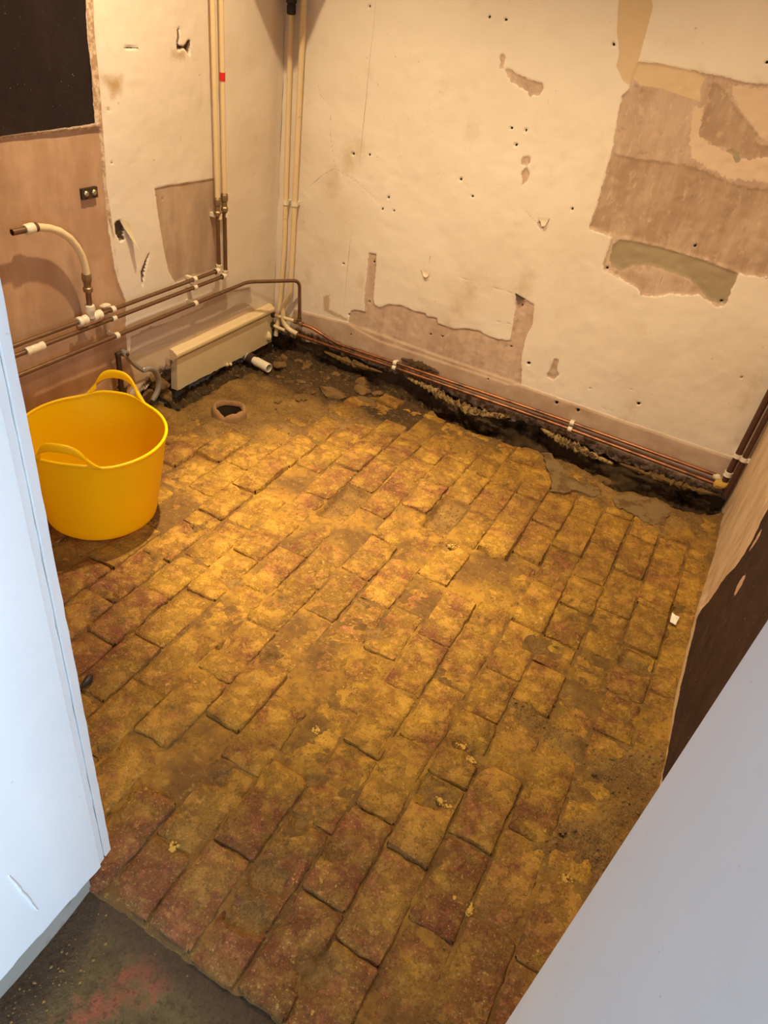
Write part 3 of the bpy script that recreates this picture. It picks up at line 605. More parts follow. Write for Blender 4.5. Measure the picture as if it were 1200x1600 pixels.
# dirt height field
xs = axis_fine(XL-.02, XR+.02, XL-.02, XR+.02, .0065); ys = axis_fine(DOOR_Y-.03, YB+.04, DOOR_Y-.03, YB+.04, .0065)
U, V = np.meshgrid(xs, ys)
dirt = sdfs(FLOOR['dirt'], U, V); pile = sdfs(FLOOR['pile'], U, V)
n1 = fbm(U, V, 9, 4, 101); n2 = fbm(U, V, 45, 3, 103); n3 = fbm(U, V, 130, 2, 107)
H = -.0068+(n1-.5)*.014+(n2-.5)*.009+(n3-.5)*.004
dm = sstep(-.05, .06, dirt+(n1-.5)*.14)
H = H*(1-dm)+dm*(.004+(n1-.45)*.030+(n2-.5)*.012+(n3-.5)*.006)
pm = sstep(-.03, .05, pile+(n1-.5)*.08)
H = H*(1-pm)+pm*(.010+(n1-.4)*.03+(n2-.5)*.014+(n3-.5)*.010)
wallr = sstep(.06, .0, XR-U); H += wallr*.010
holes = np.zeros(U.shape)
for (hx0, hx1, hy0, hy1) in ((-1.013, -.898, 1.816, 2.056), (-.669, -.554, 2.0, 2.227)):
    d = np.minimum(np.minimum(U-hx0, hx1-U), np.minimum(V-hy0, hy1-V))
    holes = np.maximum(holes, sstep(-.004, .02, d))
H = H*(1-holes)+holes*(-.034+(n1-.5)*.02+(n2-.5)*.012+(n3-.5)*.008)
# trench against the back wall, shallower hollow on the left
fe = np.interp(U, [-1.99, -1.6, -1.39, -1.2, -.9, -.70, -.5, -.28, -.09, .12, .29, .34], [2.74, 2.78, 2.80, 2.83, 2.785, 2.77, 2.80, 2.785, 2.715, 2.75, 2.79, 2.82])+(fbm(U, V*0, 12, 4, 111)-.5)*.06
depth = np.interp(U, [-1.99, -1.5, -1.2, -1.0, .34], [.05, .05, .07, .13, .15])
pitm = np.zeros(U.shape)
for px, py, r in PITS: pitm = np.maximum(pitm, sstep(r*1.15, r*.5, np.hypot(U-px, V-py)+(n2-.5)*.03))
H = H-pitm*.012*(holes < .2)
thr = sstep(DOOR_Y+.004, DOOR_Y-.025, V); H = H*(1-thr)+thr*(-.028+(n1-.5)*.012)
tr = sstep(0, .05, V-fe)
H = H-tr*depth*(1-.3*n1)+tr*(n2-.5)*.03+tr*(n1-.5)*.04
le = np.interp(V, [.4, 1.95, 2.05, 2.2, 2.7, 2.95], [-3, -3, -1.84, -1.82, -1.83, -1.86])+(fbm(U*0, V, 12, 4, 115)-.5)*.06
tl = sstep(0, .06, le-U)*sstep(1.92, 2.05, V)
H = H-tl*.06+tl*(n2-.5)*.03+tl*(n1-.4)*.05
H = H-.065*np.exp(-(((U+1.80)/.06)**2+((V-2.65)/.07)**2))
Hd = sstep(.066, .058, np.hypot(U+1.665, V-2.165)); H = H*(1-Hd)+Hd*-.30
soil = np.maximum(np.maximum(dirt*.55-.02+.03*(V > 2.3), pile+.02), np.where(holes > .3, .02, -.25))
soil = np.maximum(soil, np.clip(tr+tl-.5, -.5, .5)*.3); soil = np.maximum(soil, np.maximum(pitm, thr)*.2-.12)
damp_shade = np.clip(np.maximum(tr, tl)*.32-.12, -.25, .25)  # darker earth colour follows the trench and left hollow
damp_shade = np.maximum(damp_shade, (Hd > .1)*.2-.1); damp_shade = np.maximum(damp_shade, .05-np.hypot((U+1.79), (V-2.6)*.6)*.8)  # painted shade: drain interior and hollow by the waste pipe
damp_shade = np.maximum(damp_shade, np.clip(V-2.50-(fbm(U, V, 6, 3, 131)-.5)*.25, -.25, .10)*(U < -1.0)-.25*(U >= -1.0)*0-.06)
flr = grid_obj('floor', U, V, H, 'floor_dirt', {'soil': np.clip(soil, -.25, .25), 'damp_shade': np.clip(damp_shade, -.25, .25)}, None, 'structure')

def dirt_at(x, y):
    i = np.clip(np.searchsorted(ys, y), 0, len(ys)-1); j = np.clip(np.searchsorted(xs, x), 0, len(xs)-1)
    return float(H[i, j])

OVER = {(-10, 1.88): (.015, 0, .06), (-9, 1.93): (-.022, 0, 0), (-2, 2.09): (.017, -.03, .02), (-2, 1.87): (-.012, -.02, 0), (-3, 1.66): (-.006, 0, 0), (0, 2.2): (.006, .02, .01), (-10, 1.67): (.006, .02, 0),
        (-10, 1.40): (.004, .0, .03), (2, 1.85): (-.006, 0, .0), (2, 1.4): (-.006, 0, 0), (-3, 1.85): (.005, 0, 0), (-8, 2.2): (.006, 0, 0), (-1, .78): (.005, 0, 0), (-3, .78): (.005, 0, 0),
        (-5, 2.17): (.006, 0, 0), (-12, 1.97): (.012, .03, -.02), (-13, 1.84): (.008, .02, .02)}
def make_brick(k, x0, x1, y0, y1, idx):
    j = .0028
    bx0 = x0+j+rnd(-.0012, .0022); bx1 = x1-j-rnd(-.0012, .0022); by0 = y0+j+rnd(-.0015, .0025); by1 = y1-j-rnd(-.0015, .0025)
    cx, cy = (bx0+bx1)/2, (by0+by1)/2
    dz, tx, ty = rnd(-.0045, .0045), rnd(-.03, .03), rnd(-.03, .03)
    q_ = random.random()
    if q_ < .12: dz -= .009
    elif q_ > .90: dz += .006
    for (kk, yy), o in OVER.items():
        if kk == k and y0 < yy < y1: dz, tx, ty = o
    dz += .005*float(fbm(np.array([cx]), np.array([cy]), 1.6, 2, 201)[0]-.5)*2
    NX, NY = 5, max(3, int(round((by1-by0)/.026)))
    ux = np.array([0, .035, .28, .55, .80, .965, 1.0])[:NX+2]; uy = np.concatenate([[0, .018], np.linspace(0, 1, NY+1)[1:-1], [.982, 1.0]])
    ang = rnd(-.012, .012); ca, sa = math.cos(ang), math.sin(ang)
    GX, GY = np.meshgrid(bx0+ux*(bx1-bx0), by0+uy*(by1-by0))
    EX = np.minimum(ux, 1-ux)[None, :]*(bx1-bx0); EY = np.minimum(uy, 1-uy)[:, None]*(by1-by0)
    e = np.minimum(np.broadcast_to(EX, GX.shape), np.broadcast_to(EY, GX.shape))
    cr = np.minimum(np.broadcast_to(EX, GX.shape)+np.broadcast_to(EY, GX.shape), .02) < .0005
    X = GX+(fbm(GX, GY, 45, 2, idx)-.5)*.010*(e < .001); Y = GY+(fbm(GX, GY, 45, 2, idx+500)-.5)*.010*(e < .001)
    pull = .004+.006*hash2(np.floor(GX*997), np.floor(GY*991), 5)
    X = X+np.sign(cx-GX)*pull*cr; Y = Y+np.sign(cy-GY)*pull*cr
    Zt = dz+(GY-cy)*tx*.5+(GX-cx)*ty*.8+(fbm(GX, GY, 22, 3, 301)-.5)*.007
    Zt = Zt-.0045*(e < .0008)-.0008*(e < .006)
    chip = fbm(GX, GY, 13, 3, 401+idx % 5)
    Zt = Zt-sstep(.66, .78, chip)*.010*(e < .012)
    for px, py, r in PITS:
        d = np.hypot(GX-px, GY-py); Zt = Zt-sstep(r*1.15, r*.6, d+(fbm(GX, GY, 60, 2, 7)-.5)*.02)*.034
    if k == -5 and 1.83 < cy < 2.064:       # broken corner beside the empty bed
        Zt = Zt-sstep(-.02, .02, (GX-bx1+.055)+(GY-by1+.09)*.55)*.028
    if k == -3 and 1.9 < cy < 2.3: Zt = Zt-sstep(.03, .0, GY-by0+(fbm(GX, GY, 50, 2, 3)-.5)*.03)*.018
    Xr = cx+(X-cx)*ca-(Y-cy)*sa; Yr = cy+(X-cx)*sa+(Y-cy)*ca
    ny, nx = GX.shape
    v = [(Xr[i, q]-cx, Yr[i, q]-cy, Zt[i, q]) for i in range(ny) for q in range(nx)]
    f = [(i*nx+q, i*nx+q+1, (i+1)*nx+q+1, (i+1)*nx+q) for i in range(ny-1) for q in range(nx-1)]
    loop = [q for q in range(nx)]+[i*nx+nx-1 for i in range(1, ny)]+[(ny-1)*nx+q for q in range(nx-2, -1, -1)]+[i*nx for i in range(ny-2, 0, -1)]
    b0 = len(v); v += [(v[i][0], v[i][1], -.062) for i in loop]
    for s in range(len(loop)):
        s2 = (s+1) % len(loop); f.append((loop[s2], loop[s], b0+s, b0+s2))
    f.append(tuple(b0+s for s in reversed(range(len(loop)))))
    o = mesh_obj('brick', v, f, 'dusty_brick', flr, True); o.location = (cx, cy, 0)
    try: o.data.set_sharp_from_angle(angle=math.radians(55))
    except Exception: pass
    return o
for i, (k, x0, x1, a, b) in enumerate(bricks):
    if is_missing(k, a, b): continue
    cx, cy = (x0+x1)/2, (a+b)/2
    dd = max(inside(p, cx, cy) for p in FLOOR['dirt'])
    if dd > .13 or (cy > 2.05 and cx < -1.78) or (1.93 < cy and cx < -1.80): continue
    make_brick(k, x0, x1, a, b, i)

# passage floor outside the threshold
xs2 = np.linspace(HX0, HX1, 240); ys2 = np.concatenate([np.linspace(HY0, -.2, 20)[:-1], np.linspace(-.2, DOOR_Y+.02, 90)])
U, V = np.meshgrid(xs2, ys2)
n1 = fbm(U, V, 8, 4, 501); n2 = fbm(U, V, 50, 3, 503)
ed = sstep(.10, .0, DOOR_Y-V+(n1-.5)*.06)
Hh = -.030+(n1-.5)*.014+(n2-.5)*.005+ed*.016
lj = np.clip(.05-(U-JL)+(n1-.5)*.05, -.2, .2)
red = np.clip(np.minimum(.022-np.abs((U+.50)-(V-.35)*.25+(n1-.5)*.10)*.8, .09-np.abs(V-.34)), -.2, .2)
tag(grid_obj('floor_passage', U, V, Hh, 'stained_concrete', {'red': red, 'edge': np.maximum(lj, np.clip(.05-(DOOR_Y-V), -.2, .2))}), kind='structure')

# ---------------------------------------------------------------- skirting remnant on the left wall
SX = XL+.030
sk = MB()
pf = [(XL-.004, .008), (SX, .008), (SX, .155), (XL-.004, .155)]
N = 34; rr = random.Random(12); v = []; f = []
y0, y1 = 2.178, 2.895
for i in range(N+1):
    y = y0+(y1-y0)*i/N
    for q, (x, zz) in enumerate(pf):
        v.append((x, y+(.008*(zz-.008)/.15 if i == 0 else 0), zz+(rr.uniform(-.003, .003) if q < 2 else 0)-(.006*i/N if q < 2 else 0)))
for i in range(N):
    for q in range(4): f.append((i*4+q, i*4+(q+1) % 4, i*4+4+(q+1) % 4, i*4+4+q))
f += [(3, 2, 1, 0), tuple(range(N*4, N*4+4))]
base = mesh_obj('baseboard_left', v, f, 'cream_gloss', None, False); tag(base, 'length of cream gloss skirting board hanging on the left wall', None, None, 'structure')
mo = MB(); prof = [(XL, .150), (SX-.008, .150), (SX-.008, .161), (SX+.006, .163), (SX+.010, .168), (SX+.011, .175), (SX+.009, .183), (SX+.002, .188), (SX-.004, .189), (SX-.008, .195), (SX-.016, .198), (XL, .199)]
v = []; f = []; k = len(prof)
for i in range(N+1):
    y = y0-.004+(y1+.012-y0)*i/N; v += [(x, y, zz) for x, zz in prof]
for i in range(N):
    for q in range(k): f.append((i*k+q, i*k+(q+1) % k, i*k+k+(q+1) % k, i*k+k+q))
f += [tuple(reversed(range(k))), tuple(range(N*k, N*k+k))]
mo.add(v, f); mo.obj('moulding', 'cream_gloss').parent = base
def lump(name, mat, c, s, seed, parent=None, sub=2, rough=.35):
    bm = bmesh.new(); bmesh.ops.create_icosphere(bm, subdivisions=sub, radius=1)
    rr = random.Random(seed); ph = [Vector((rr.uniform(-1, 1), rr.uniform(-1, 1), rr.uniform(-1, 1))).normalized() for _ in range(9)]
    cut = [rr.uniform(.55, .9) for _ in ph]
    for w in bm.verts:
        p = w.co.copy()
        for d, c_ in zip(ph, cut):
            q = p.dot(d)
            if q > c_: p -= d*(q-c_)*.85
        p *= 1+rr.uniform(-rough, rough)*.18
        w.co = (p.x*s[0], p.y*s[1], p.z*s[2])
    me = bpy.data.meshes.new(name); bm.to_mesh(me); bm.free(); me.materials.append(M[mat])
    o = link(bpy.data.objects.new(name, me)); o.location = c
    o.rotation_euler = (0, 0, rr.uniform(0, 6.28))
    if parent is not None: o.parent = parent
    return o
lump('plaster_lump', 'cream_gloss', (SX+.004, 2.865, .045), (.018, .02, .026), 3, base)
lump('plaster_lump', 'cream_gloss', (SX, 2.53, .006), (.010, .018, .014), 5, base)
lump('plaster_lump', 'cream_gloss', (SX, 2.555, .0), (.008, .014, .008), 9, base)

# ---------------------------------------------------------------- pipes on the left wall
PX = XL+.04
def clip(parent, c, axis, r, wall, name='clip', mat='white_plastic', w=.009):
    """saddle clip: sleeve round the pipe plus a foot to the wall (wall = vector from pipe to wall)"""
    c = Vector(c); a = Vector(axis).normalized(); wv = Vector(wall)
    mb = MB().lathe(c-a*w, a, [(0, r+.0008), (0, r+.0045), (2*w, r+.0045), (2*w, r+.0008)], 14, False)
    mb.f.append(tuple(mb.f[0])); mb.f.pop()
    n = wv.normalized(); s = a.cross(n)
    vs = []
    for d in (r*.6, wv.length+.002):
        for u in (-1, 1):
            for t_ in (-1, 1): vs.append(c+n*d+a*(u*w*.9)+s*(t_*r*.8))
    mb.add(vs, [(0,1,3,2),(4,6,7,5),(0,2,6,4),(1,5,7,3),(0,4,5,1),(2,3,7,6)])
    return mb.obj(name, mat, parent)
def collar(parent, c, axis, r, L, name, mat, fat=1.45):
    """push-fit or compression body: ribbed sleeve centred at c"""
    R = r*fat
    prof = [(0, r*1.02), (0, R*.94), (L*.04, R), (L*.22, R), (L*.26, R*.88), (L*.30, R*.86), (L*.34, R*.95), (L*.66, R*.95), (L*.70, R*.86), (L*.74, R*.88), (L*.78, R), (L*.96, R), (L, R*.94), (L, r*1.02)]
    a = Vector(axis).normalized()
    return MB().lathe(Vector(c)-a*L/2, a, prof, 18, False).obj(name, mat, parent)
def elbow(parent, c, d1, d2, r, L, name='elbow', mat='white_plastic'):
    c = Vector(c); d1 = Vector(d1).normalized(); d2 = Vector(d2).normalized(); R = r*1.5
    mb = MB().tube([c+d1*L, c, c+d2*L], R*.88, 16, L*.6)
    for d in (d1, d2): mb.lathe(c+d*L*.55, d, [(0, R*.9), (.002, R), (L*.42, R), (L*.45, R*.9)], 16)
    return mb.obj(name, mat, parent)

# upper run with the tee
g = 'copper pipe runs on the left wall'
p = empty('copper_pipe', (XL, 1.9, .481), 'uppermost of the three dull copper pipes along the left wall', 'pipe', g)
MB().tube([(PX, .50, .481), (PX, 2.45, .481)], .0078, 12).obj('pipe', 'copper_dull', p)
mb = MB()
for y in (1.702, 1.768): mb.lathe((PX, y-.021, .481), (0, 1, 0), [(0, .013), (0, .0150), (.003, .0172), (.015, .0172), (.018, .0145), (.024, .0140), (.030, .0168), (.040, .0168), (.042, .014)], 18)
mb.lathe((PX, 1.741, .481), (0, 0, 1), [(0, .0135), (.018, .0135), (.022, .0168), (.034, .0178), (.045, .0168), (.047, .011)], 18)
tee = mb.obj('tee_fitting', 'white_plastic', p); tee['label'] = 'cream plastic tee with collars'
clip(p, (PX, 1.845, .481), (0, 1, 0), .0078, (-.04, 0, 0)); clip(p, (PX, 2.30, .481), (0, 1, 0), .0078, (-.04, 0, 0))
lump('plaster_lump', 'paper_torn', (PX-.01, 1.82, .500), (.015, .022, .010), 14, None); bpy.data.objects['plaster_lump.003'].parent = p; bpy.data.objects['plaster_lump.003'].location = (PX-.01-p.location.x, 1.82-p.location.y, .500-p.location.z)
elbow(p, (PX, 2.462, .481), (0, -1, 0), (0, 0, 1), .0085, .026)
# middle run with the coupling
p = empty('copper_pipe', (XL, 1.9, .447), 'middle dull copper pipe on the left wall with cream push-fit coupling', 'pipe', g)
MB().tube([(PX, .50, .447), (PX, 2.50, .447)], .0078, 12).obj('pipe', 'copper_dull', p)
collar(p, (PX, 1.490, .447), (0, 1, 0), .0082, .072, 'coupling', 'white_plastic', 2.05)
clip(p, (PX, 1.845, .447), (0, 1, 0), .0078, (-.04, 0, 0)); clip(p, (PX, 2.30, .447), (0, 1, 0), .0078, (-.04, 0, 0))
elbow(p, (PX, 2.507, .447), (0, -1, 0), (0, 0, 1), .0085, .026)
# lower run, crossing the corner and dropping
p = empty('copper_pipe', (XL, 1.9, .376), 'lowest copper pipe of the left wall, crossing the corner and dropping to the floor pipes', 'pipe', g)
MB().tube([(PX, .50, .376), (PX, 2.672, .377), (-1.818, 2.905, .362), (-1.806, 2.905, .165)], .0082, 12, .035).obj('pipe', 'copper_dull', p)
clip(p, (PX, 1.851, .376), (0, 1, 0), .0082, (-.04, 0, 0)); clip(p, (PX, 2.30, .376), (0, 1, 0), .0082, (-.04, 0, 0))
elbow(p, (-1.806, 2.905, .150), (0, 0, 1), (1, 0, -.08), .0085, .024, 'elbow', 'brass_fitting')

# bent pipe rising from the tee
p = empty('bent_pipe', (XL, 1.741, .52), 'cream painted hooked pipe rising from the tee with open copper end', 'pipe')
BX = PX+.004
arc = [(1.700, .742), (1.741, .640)]
pts = [(BX, 1.741, .640), (BX, 1.738, .672), (BX, 1.730, .705), (BX, 1.714, .738), (BX, 1.690, .770), (BX, 1.655, .798), (BX, 1.615, .816), (BX, 1.575, .826), (BX, 1.548, .829)]
MB().tube([Vector(q) for q in pts], .0125, 16).obj('bend', 'cream_gloss', p)
MB().tube([(PX, 1.741, .515), (BX, 1.741, .645)], .0095, 14).obj('riser', 'copper_dull', p)
mb = MB().lathe((PX+.002, 1.741, .574), (0, 0, 1), [(0, .011), (.002, .0155), (.016, .0165), (.020, .0125), (.034, .0125), (.037, .0150), (.050, .0165), (.066, .0150), (.068, .0125)], 8)
mb.obj('compression_joint', 'brass_fitting', p)
MB().lathe((BX, 1.560, .828), (0, -1, -.02), [(0, .0125), (.002, .0155), (.010, .0165), (.020, .0160), (.028, .0165), (.034, .0140)], 16).obj('push_fit_end', 'white_plastic', p)
MB().lathe((BX, 1.535, .8275), (0, -1, .02), [(0, .0098), (.055, .0098), (.055, .0082), (.01, .0082)], 14, False).obj('open_end', 'copper_dull', p)
MB().lathe((BX, 1.558, .828), (0, 1, -.02), [(0, .0142), (.012, .0142), (.014, .0125)], 14).obj('ring', 'copper_dull', p)

# two risers
g = 'risers on the left wall'
for yb, yt, zj, zb_, lab in ((2.462, 2.436, .775, .50, 'left of the two cream painted risers on the left wall'), (2.507, 2.484, .785, .465, 'right of the two cream painted risers on the left wall, red tape round it')):
    yj = yb+(yt-yb)*(zj-zb_)/(1.44-zb_)
    ye = yb+(yt-yb)*(CEIL-zb_)/(1.44-zb_)
    p = empty('riser_pipe', (XL, yb, zb_), lab, 'pipe', g)
    MB().tube([(PX, yb, zb_), (PX, yj, zj-.03)], .0085, 12).obj('copper_tail', 'copper_dull', p)
    MB().tube([(PX, yj, zj), (PX, ye, CEIL)], .0095, 12).obj('painted_pipe', 'cream_gloss', p)
    MB().lathe((PX, yj, zj-.066), (0, 0, 1), [(0, .010), (.002, .0145), (.015, .0150), (.019, .0115), (.038, .0115), (.042, .0145), (.052, .0155), (.064, .0150), (.072, .011)], 6).obj('compression_joint', 'brass_fitting', p, False)
    clip(p, (PX, yb+.001, .705), (0, 0, 1), .0085, (-.04, 0, 0))
    if 'red' in lab:
        yy = yb+(yt-yb)*(1.205-zb_)/(1.44-zb_)
        MB().lathe((PX, yy, 1.190), (0, 0, 1), [(0, .0108), (.028, .0108)], 14).obj('tape', 'red_tape', p)

# corner pipes
g = 'corner pipes'
p = empty('corner_pipe', (-1.93, 2.915, .1), 'left of the two thick cream pipes in the corner, black sleeve at its top', 'pipe', g)
MB().tube([(-1.940, 2.905, .04), (-1.932, 2.915, .19), (-1.920, 2.915, .49), (-1.940, 2.915, 1.42), (-1.944, 2.905, 1.66)], .0115, 14, .05).obj('pipe', 'cream_gloss', p)
MB().lathe((-1.9402, 2.915, 1.408), (-.02, -.03, 1), [(0, .014), (.004, .0185), (.030, .0185), (.032, .0165), (.036, .0165), (.040, .0215), (.20, .0215), (.24, .016)], 14).obj('sleeve', 'black_rubber', p)
clip(p, (-1.924, 2.915, .695), (0, 0, 1), .0115, (0, .035, 0))
p = empty('corner_pipe', (-1.875, 2.915, .09), 'right of the two thick cream pipes in the corner, kinked at its foot', 'pipe', g)
MB().tube([(-1.8865, 2.915, 1.66), (-1.8834, 2.915, 1.46), (-1.8745, 2.915, .50), (-1.8745, 2.915, .262), (-1.906, 2.905, .205), (-1.899, 2.903, .130), (-1.868, 2.905, .098), (-1.818, 2.912, .086)], .0122, 14, .022).obj('pipe', 'cream_gloss', p)
clip(p, (-1.8760, 2.915, .700), (0, 0, 1), .0122, (0, .035, 0)); 
p = empty('stub_pipe', (-1.95, 2.90, .13), 'short cream pipe stubs behind the kinked corner pipe', 'pipe')
MB().tube([(-1.975, 2.895, .150), (-1.815, 2.907, .152)], .0085, 12).obj('pipe', 'cream_gloss', p)
MB().tube([(-1.975, 2.893, .098), (-1.88, 2.893, .090)], .0085, 12).obj('pipe', 'cream_gloss', p)
MB().lathe((-1.835, 2.906, .152), (1, 0, 0), [(0, .010), (.002, .014), (.018, .014), (.020, .010)], 8).obj('nut', 'brass_fitting', p)
MB().lathe((-1.968, 2.895, .150), (1, 0, 0), [(0, .010), (.002, .0145), (.022, .0145), (.024, .010)], 8).obj('nut', 'dark_iron', p)
MB().lathe((-1.968, 2.893, .098), (1, 0, 0), [(0, .010), (.002, .0145), (.022, .0145), (.024, .010)], 8).obj('nut', 'dark_iron', p)

# pipes along the foot of the back wall
PY = YB-.028; g = 'copper pipes along the foot of the back wall'
p = empty('floor_pipe', (-.8, YB, .12), 'upper of the two copper pipes along the foot of the back wall', 'pipe', g)
MB().tube([(-1.785, 2.905, .148), (-1.735, 2.915, .143), (-1.674, PY, .123), (-1.578, PY, .102), (-1.27, PY, .111), (-.66, PY, .121), (-.378, PY, .123), (.262, PY, .118)], .0075, 12, .06).obj('pipe', 'copper_bright', p)
for x in (-1.262, -.375): clip(p, (x, PY, .1115 if x < -1 else .123), (1, 0, 0), .0075, (0, .028, 0))
p = empty('floor_pipe', (-.8, YB, .09), 'lower and brighter of the two copper pipes along the back wall foot', 'pipe', g)
MB().tube([(-1.825, 2.912, .083), (-1.60, PY-.004, .080), (-1.266, PY-.004, .088), (-.655, PY-.004, .094), (-.37, PY-.004, .094), (.258, PY-.004, .082)], .0078, 12, .08).obj('pipe', 'copper_bright', p)
for x in (-1.262, -.375): clip(p, (x, PY-.004, .088 if x < -1 else .094), (1, 0, 0), .0078, (0, .032, 0))
# dark risers in the right-hand corner
g = 'dark risers in the right corner'
p = empty('dark_riser', (.293, 2.905, .1), 'left of two dark brown painted risers in the right corner, crusted joint at its foot', 'pipe', g)
MB().tube([(.293, 2.906, .108), (.293, 2.906, CEIL)], .0125, 14).obj('pipe', 'brown_paint_pipe', p)
clip(p, (.293, 2.906, .240), (0, 0, 1), .0125, (0, .044, 0)); collar(p, (.293, 2.906, .150), (0, 0, 1), .0125, .022, 'collar', 'white_plastic', 1.35)
lump('crust', 'mould_yellow', (.285, 2.900, .098), (.034, .026, .026), 31, None); q = bpy.data.objects['crust']; place(q, p); q.location = Vector((.285, 2.900, .098))-p.location
lump('crust', 'paper_torn', (.262, 2.915, .118), (.020, .018, .018), 33, None); q = bpy.data.objects['crust.001']; place(q, p); q.location = Vector((.262, 2.915, .118))-p.location
p = empty('dark_riser', (.322, 2.89, .1), 'right of two dark brown painted risers in the right corner, against the side wall', 'pipe', g)
MB().tube([(.320, 2.893, .06), (.320, 2.893, CEIL)], .0105, 14).obj('pipe', 'brown_paint_pipe', p)
clip(p, (.320, 2.893, .240), (0, 0, 1), .0105, (.018, 0, 0))

# boiler above the corner (its foot throws the shadow in the corner)
p = empty('wall_boiler', (XL, 2.74, 1.66), 'white wall boiler above the corner pipes, out of the picture', 'boiler')
mb = bmesh.new(); bmesh.ops.create_cube(mb, size=1)
for w in mb.verts: w.co = (XL+.145+w.co.x*.27, 2.725+w.co.y*.41, 2.0+w.co.z*.66)
bmesh.ops.bevel(mb, geom=list(mb.edges), offset=.012, segments=3, affect='EDGES')
me = bpy.data.meshes.new('case'); mb.to_mesh(me); mb.free(); me.materials.append(M['boiler_white'])
place(link(bpy.data.objects.new('case', me)), p)
MB().box((XL+.28, 2.54, 1.80), (XL+.286, 2.91, 1.84)).obj('panel', 'black_rubber', p, False)

# ---------------------------------------------------------------- yellow tub
def make_tub():
    C = Vector((-1.600, 1.382, .001)); p = empty('flexible_tub', C, 'yellow flexible rubber tub with two loop handles on the floor', 'bucket')
    rb, rt, h = .176, .226, .322; th = .0045; SEG = 96; A0 = math.radians(115)
    def rimz(a):
        z = 0
        for c in (A0, A0+math.pi):
            d = (a-c+math.pi) % (2*math.pi)-math.pi
            z += .016*math.exp(-(d/.42)**4)
        return h+z-.004
    prof = [0, .03, .08, .2, .4, .6, .8, .92, 1.0]
    v = []; f = []
    def ring(fn): 
        s = len(v)
        for k in range(SEG): v.append(fn(2*math.pi*k/SEG))
        return s
    def rad(t): return rb+(rt-rb)*(t**.9)
    rings = []
    rings.append(ring(lambda a: (math.cos(a)*(rb-.02), math.sin(a)*(rb-.02), 0)))
    rings.append(ring(lambda a: (math.cos(a)*(rb-.006), math.sin(a)*(rb-.006), .002)))
    for t_ in prof[1:]: rings.append(ring(lambda a: (math.cos(a)*rad(t_), math.sin(a)*rad(t_), rimz(a)*t_)))
    for t_ in reversed(prof[1:]): rings.append(ring(lambda a: (math.cos(a)*(rad(t_)-th), math.sin(a)*(rad(t_)-th), max(.012, rimz(a)*t_))))
    rings.append(ring(lambda a: (math.cos(a)*(rb-.02), math.sin(a)*(rb-.02), .008)))
    for a, b in zip(rings[:-1], rings[1:]):
        for k in range(SEG): f.append((a+k, a+(k+1) % SEG, b+(k+1) % SEG, b+k))
    f.append(tuple(reversed(range(rings[0], rings[0]+SEG)))); f.append(tuple(range(rings[-1], rings[-1]+SEG)))
    body = mesh_obj('body', v, f, 'yellow_rubber', p, True); body.data.set_sharp_from_angle(angle=math.radians(50))
    # rolled rim
    pts = [Vector((math.cos(a)*(rt-.001), math.sin(a)*(rt-.001), rimz(a))) for a in [2*math.pi*k/SEG for k in range(SEG+1)]]
    mb = MB().tube(pts, .0052, 8, 0, False); o = mesh_obj('rim', mb.v, mb.f, 'yellow_rubber', p, True)
    # loop handles: flat bands with a slot between them and the rim
    for c in (A0, A0+math.pi):
        n = 28; v = []; f = []; hw = .40
        for i in range(n+1):
            s = -1+2*i/n
            a = c+hw*s*(1.0 if abs(s) < .8 else 1.0)
            up = (1-abs(s)**2.6)
            zc = h+.004+.072*up; lean = .012*up
            wdt = .0165+.012*abs(s)**4
            # direction across the band: mostly radial-vertical in the tub's wall
            tz = 1-min(1, abs(s)**3*.9)
            for (dr, dz) in ((-.0042, -1), (.0042, -1), (.0058, 0), (.0042, 1), (-.0042, 1), (-.0058, 0)):
                rr_ = rt+lean+dr; off = -s*abs(s)**2*(1-tz)*.0
                ang = a-math.copysign(abs(s)**3, s)*dz*wdt/rt*.9
                v.append((math.cos(ang)*rr_, math.sin(ang)*rr_, zc+dz*wdt*(.25+.75*tz)))
        for i in range(n):
            for k in range(6): f.append((i*6+k, i*6+(k+1) % 6, i*6+6+(k+1) % 6, i*6+6+k))
        f += [tuple(reversed(range(6))), tuple(range(n*6, n*6+6))]
        o = mesh_obj('handle', v, f, 'yellow_rubber', p, True)
        md = o.modifiers.new('s', 'SUBSURF'); md.levels = md.render_levels = 1
make_tub()

# ---------------------------------------------------------------- small things
# broken clay drain collar in the dirt
p = empty('clay_drain', (-1.665, 2.165, 0), 'broken clay drain collar standing open in the dirt floor', 'drain pipe')
SEG = 40; v = []; f = []; rr = random.Random(3)
top = []
for k in range(SEG):
    a = 2*math.pi*k/SEG; z_ = .042+.006*math.sin(a*2+.6)
    d = abs((a-math.radians(25)+math.pi) % (2*math.pi)-math.pi)
    if d < .45: z_ -= .020*(1-d/.45)
    d = abs((a-math.radians(-75)+math.pi) % (2*math.pi)-math.pi)
    if d < .35: z_ -= .016*(1-d/.35)
    top.append(z_+rr.uniform(-.003, .003))
for (r, zf) in ((.078, lambda k: -.03), (.073, lambda k: top[k]*.55), (.068, lambda k: top[k]), (.057, lambda k: top[k]+.001), (.055, lambda k: top[k]*.55), (.055, lambda k: top[k]*.5)):
    for k in range(SEG):
        a = 2*math.pi*k/SEG; r_ = r+rr.uniform(-.0016, .0016); v.append((r_*math.cos(a), r_*math.sin(a), zf(k)))
for i in range(5):
    for k in range(SEG): f.append((i*SEG+k, i*SEG+(k+1) % SEG, (i+1)*SEG+(k+1) % SEG, (i+1)*SEG+k))
mesh_obj('collar', v, f, 'clay', p, True)
vb = [(.055*math.cos(2*math.pi*k/20), .055*math.sin(2*math.pi*k/20), -.24) for k in range(20)]
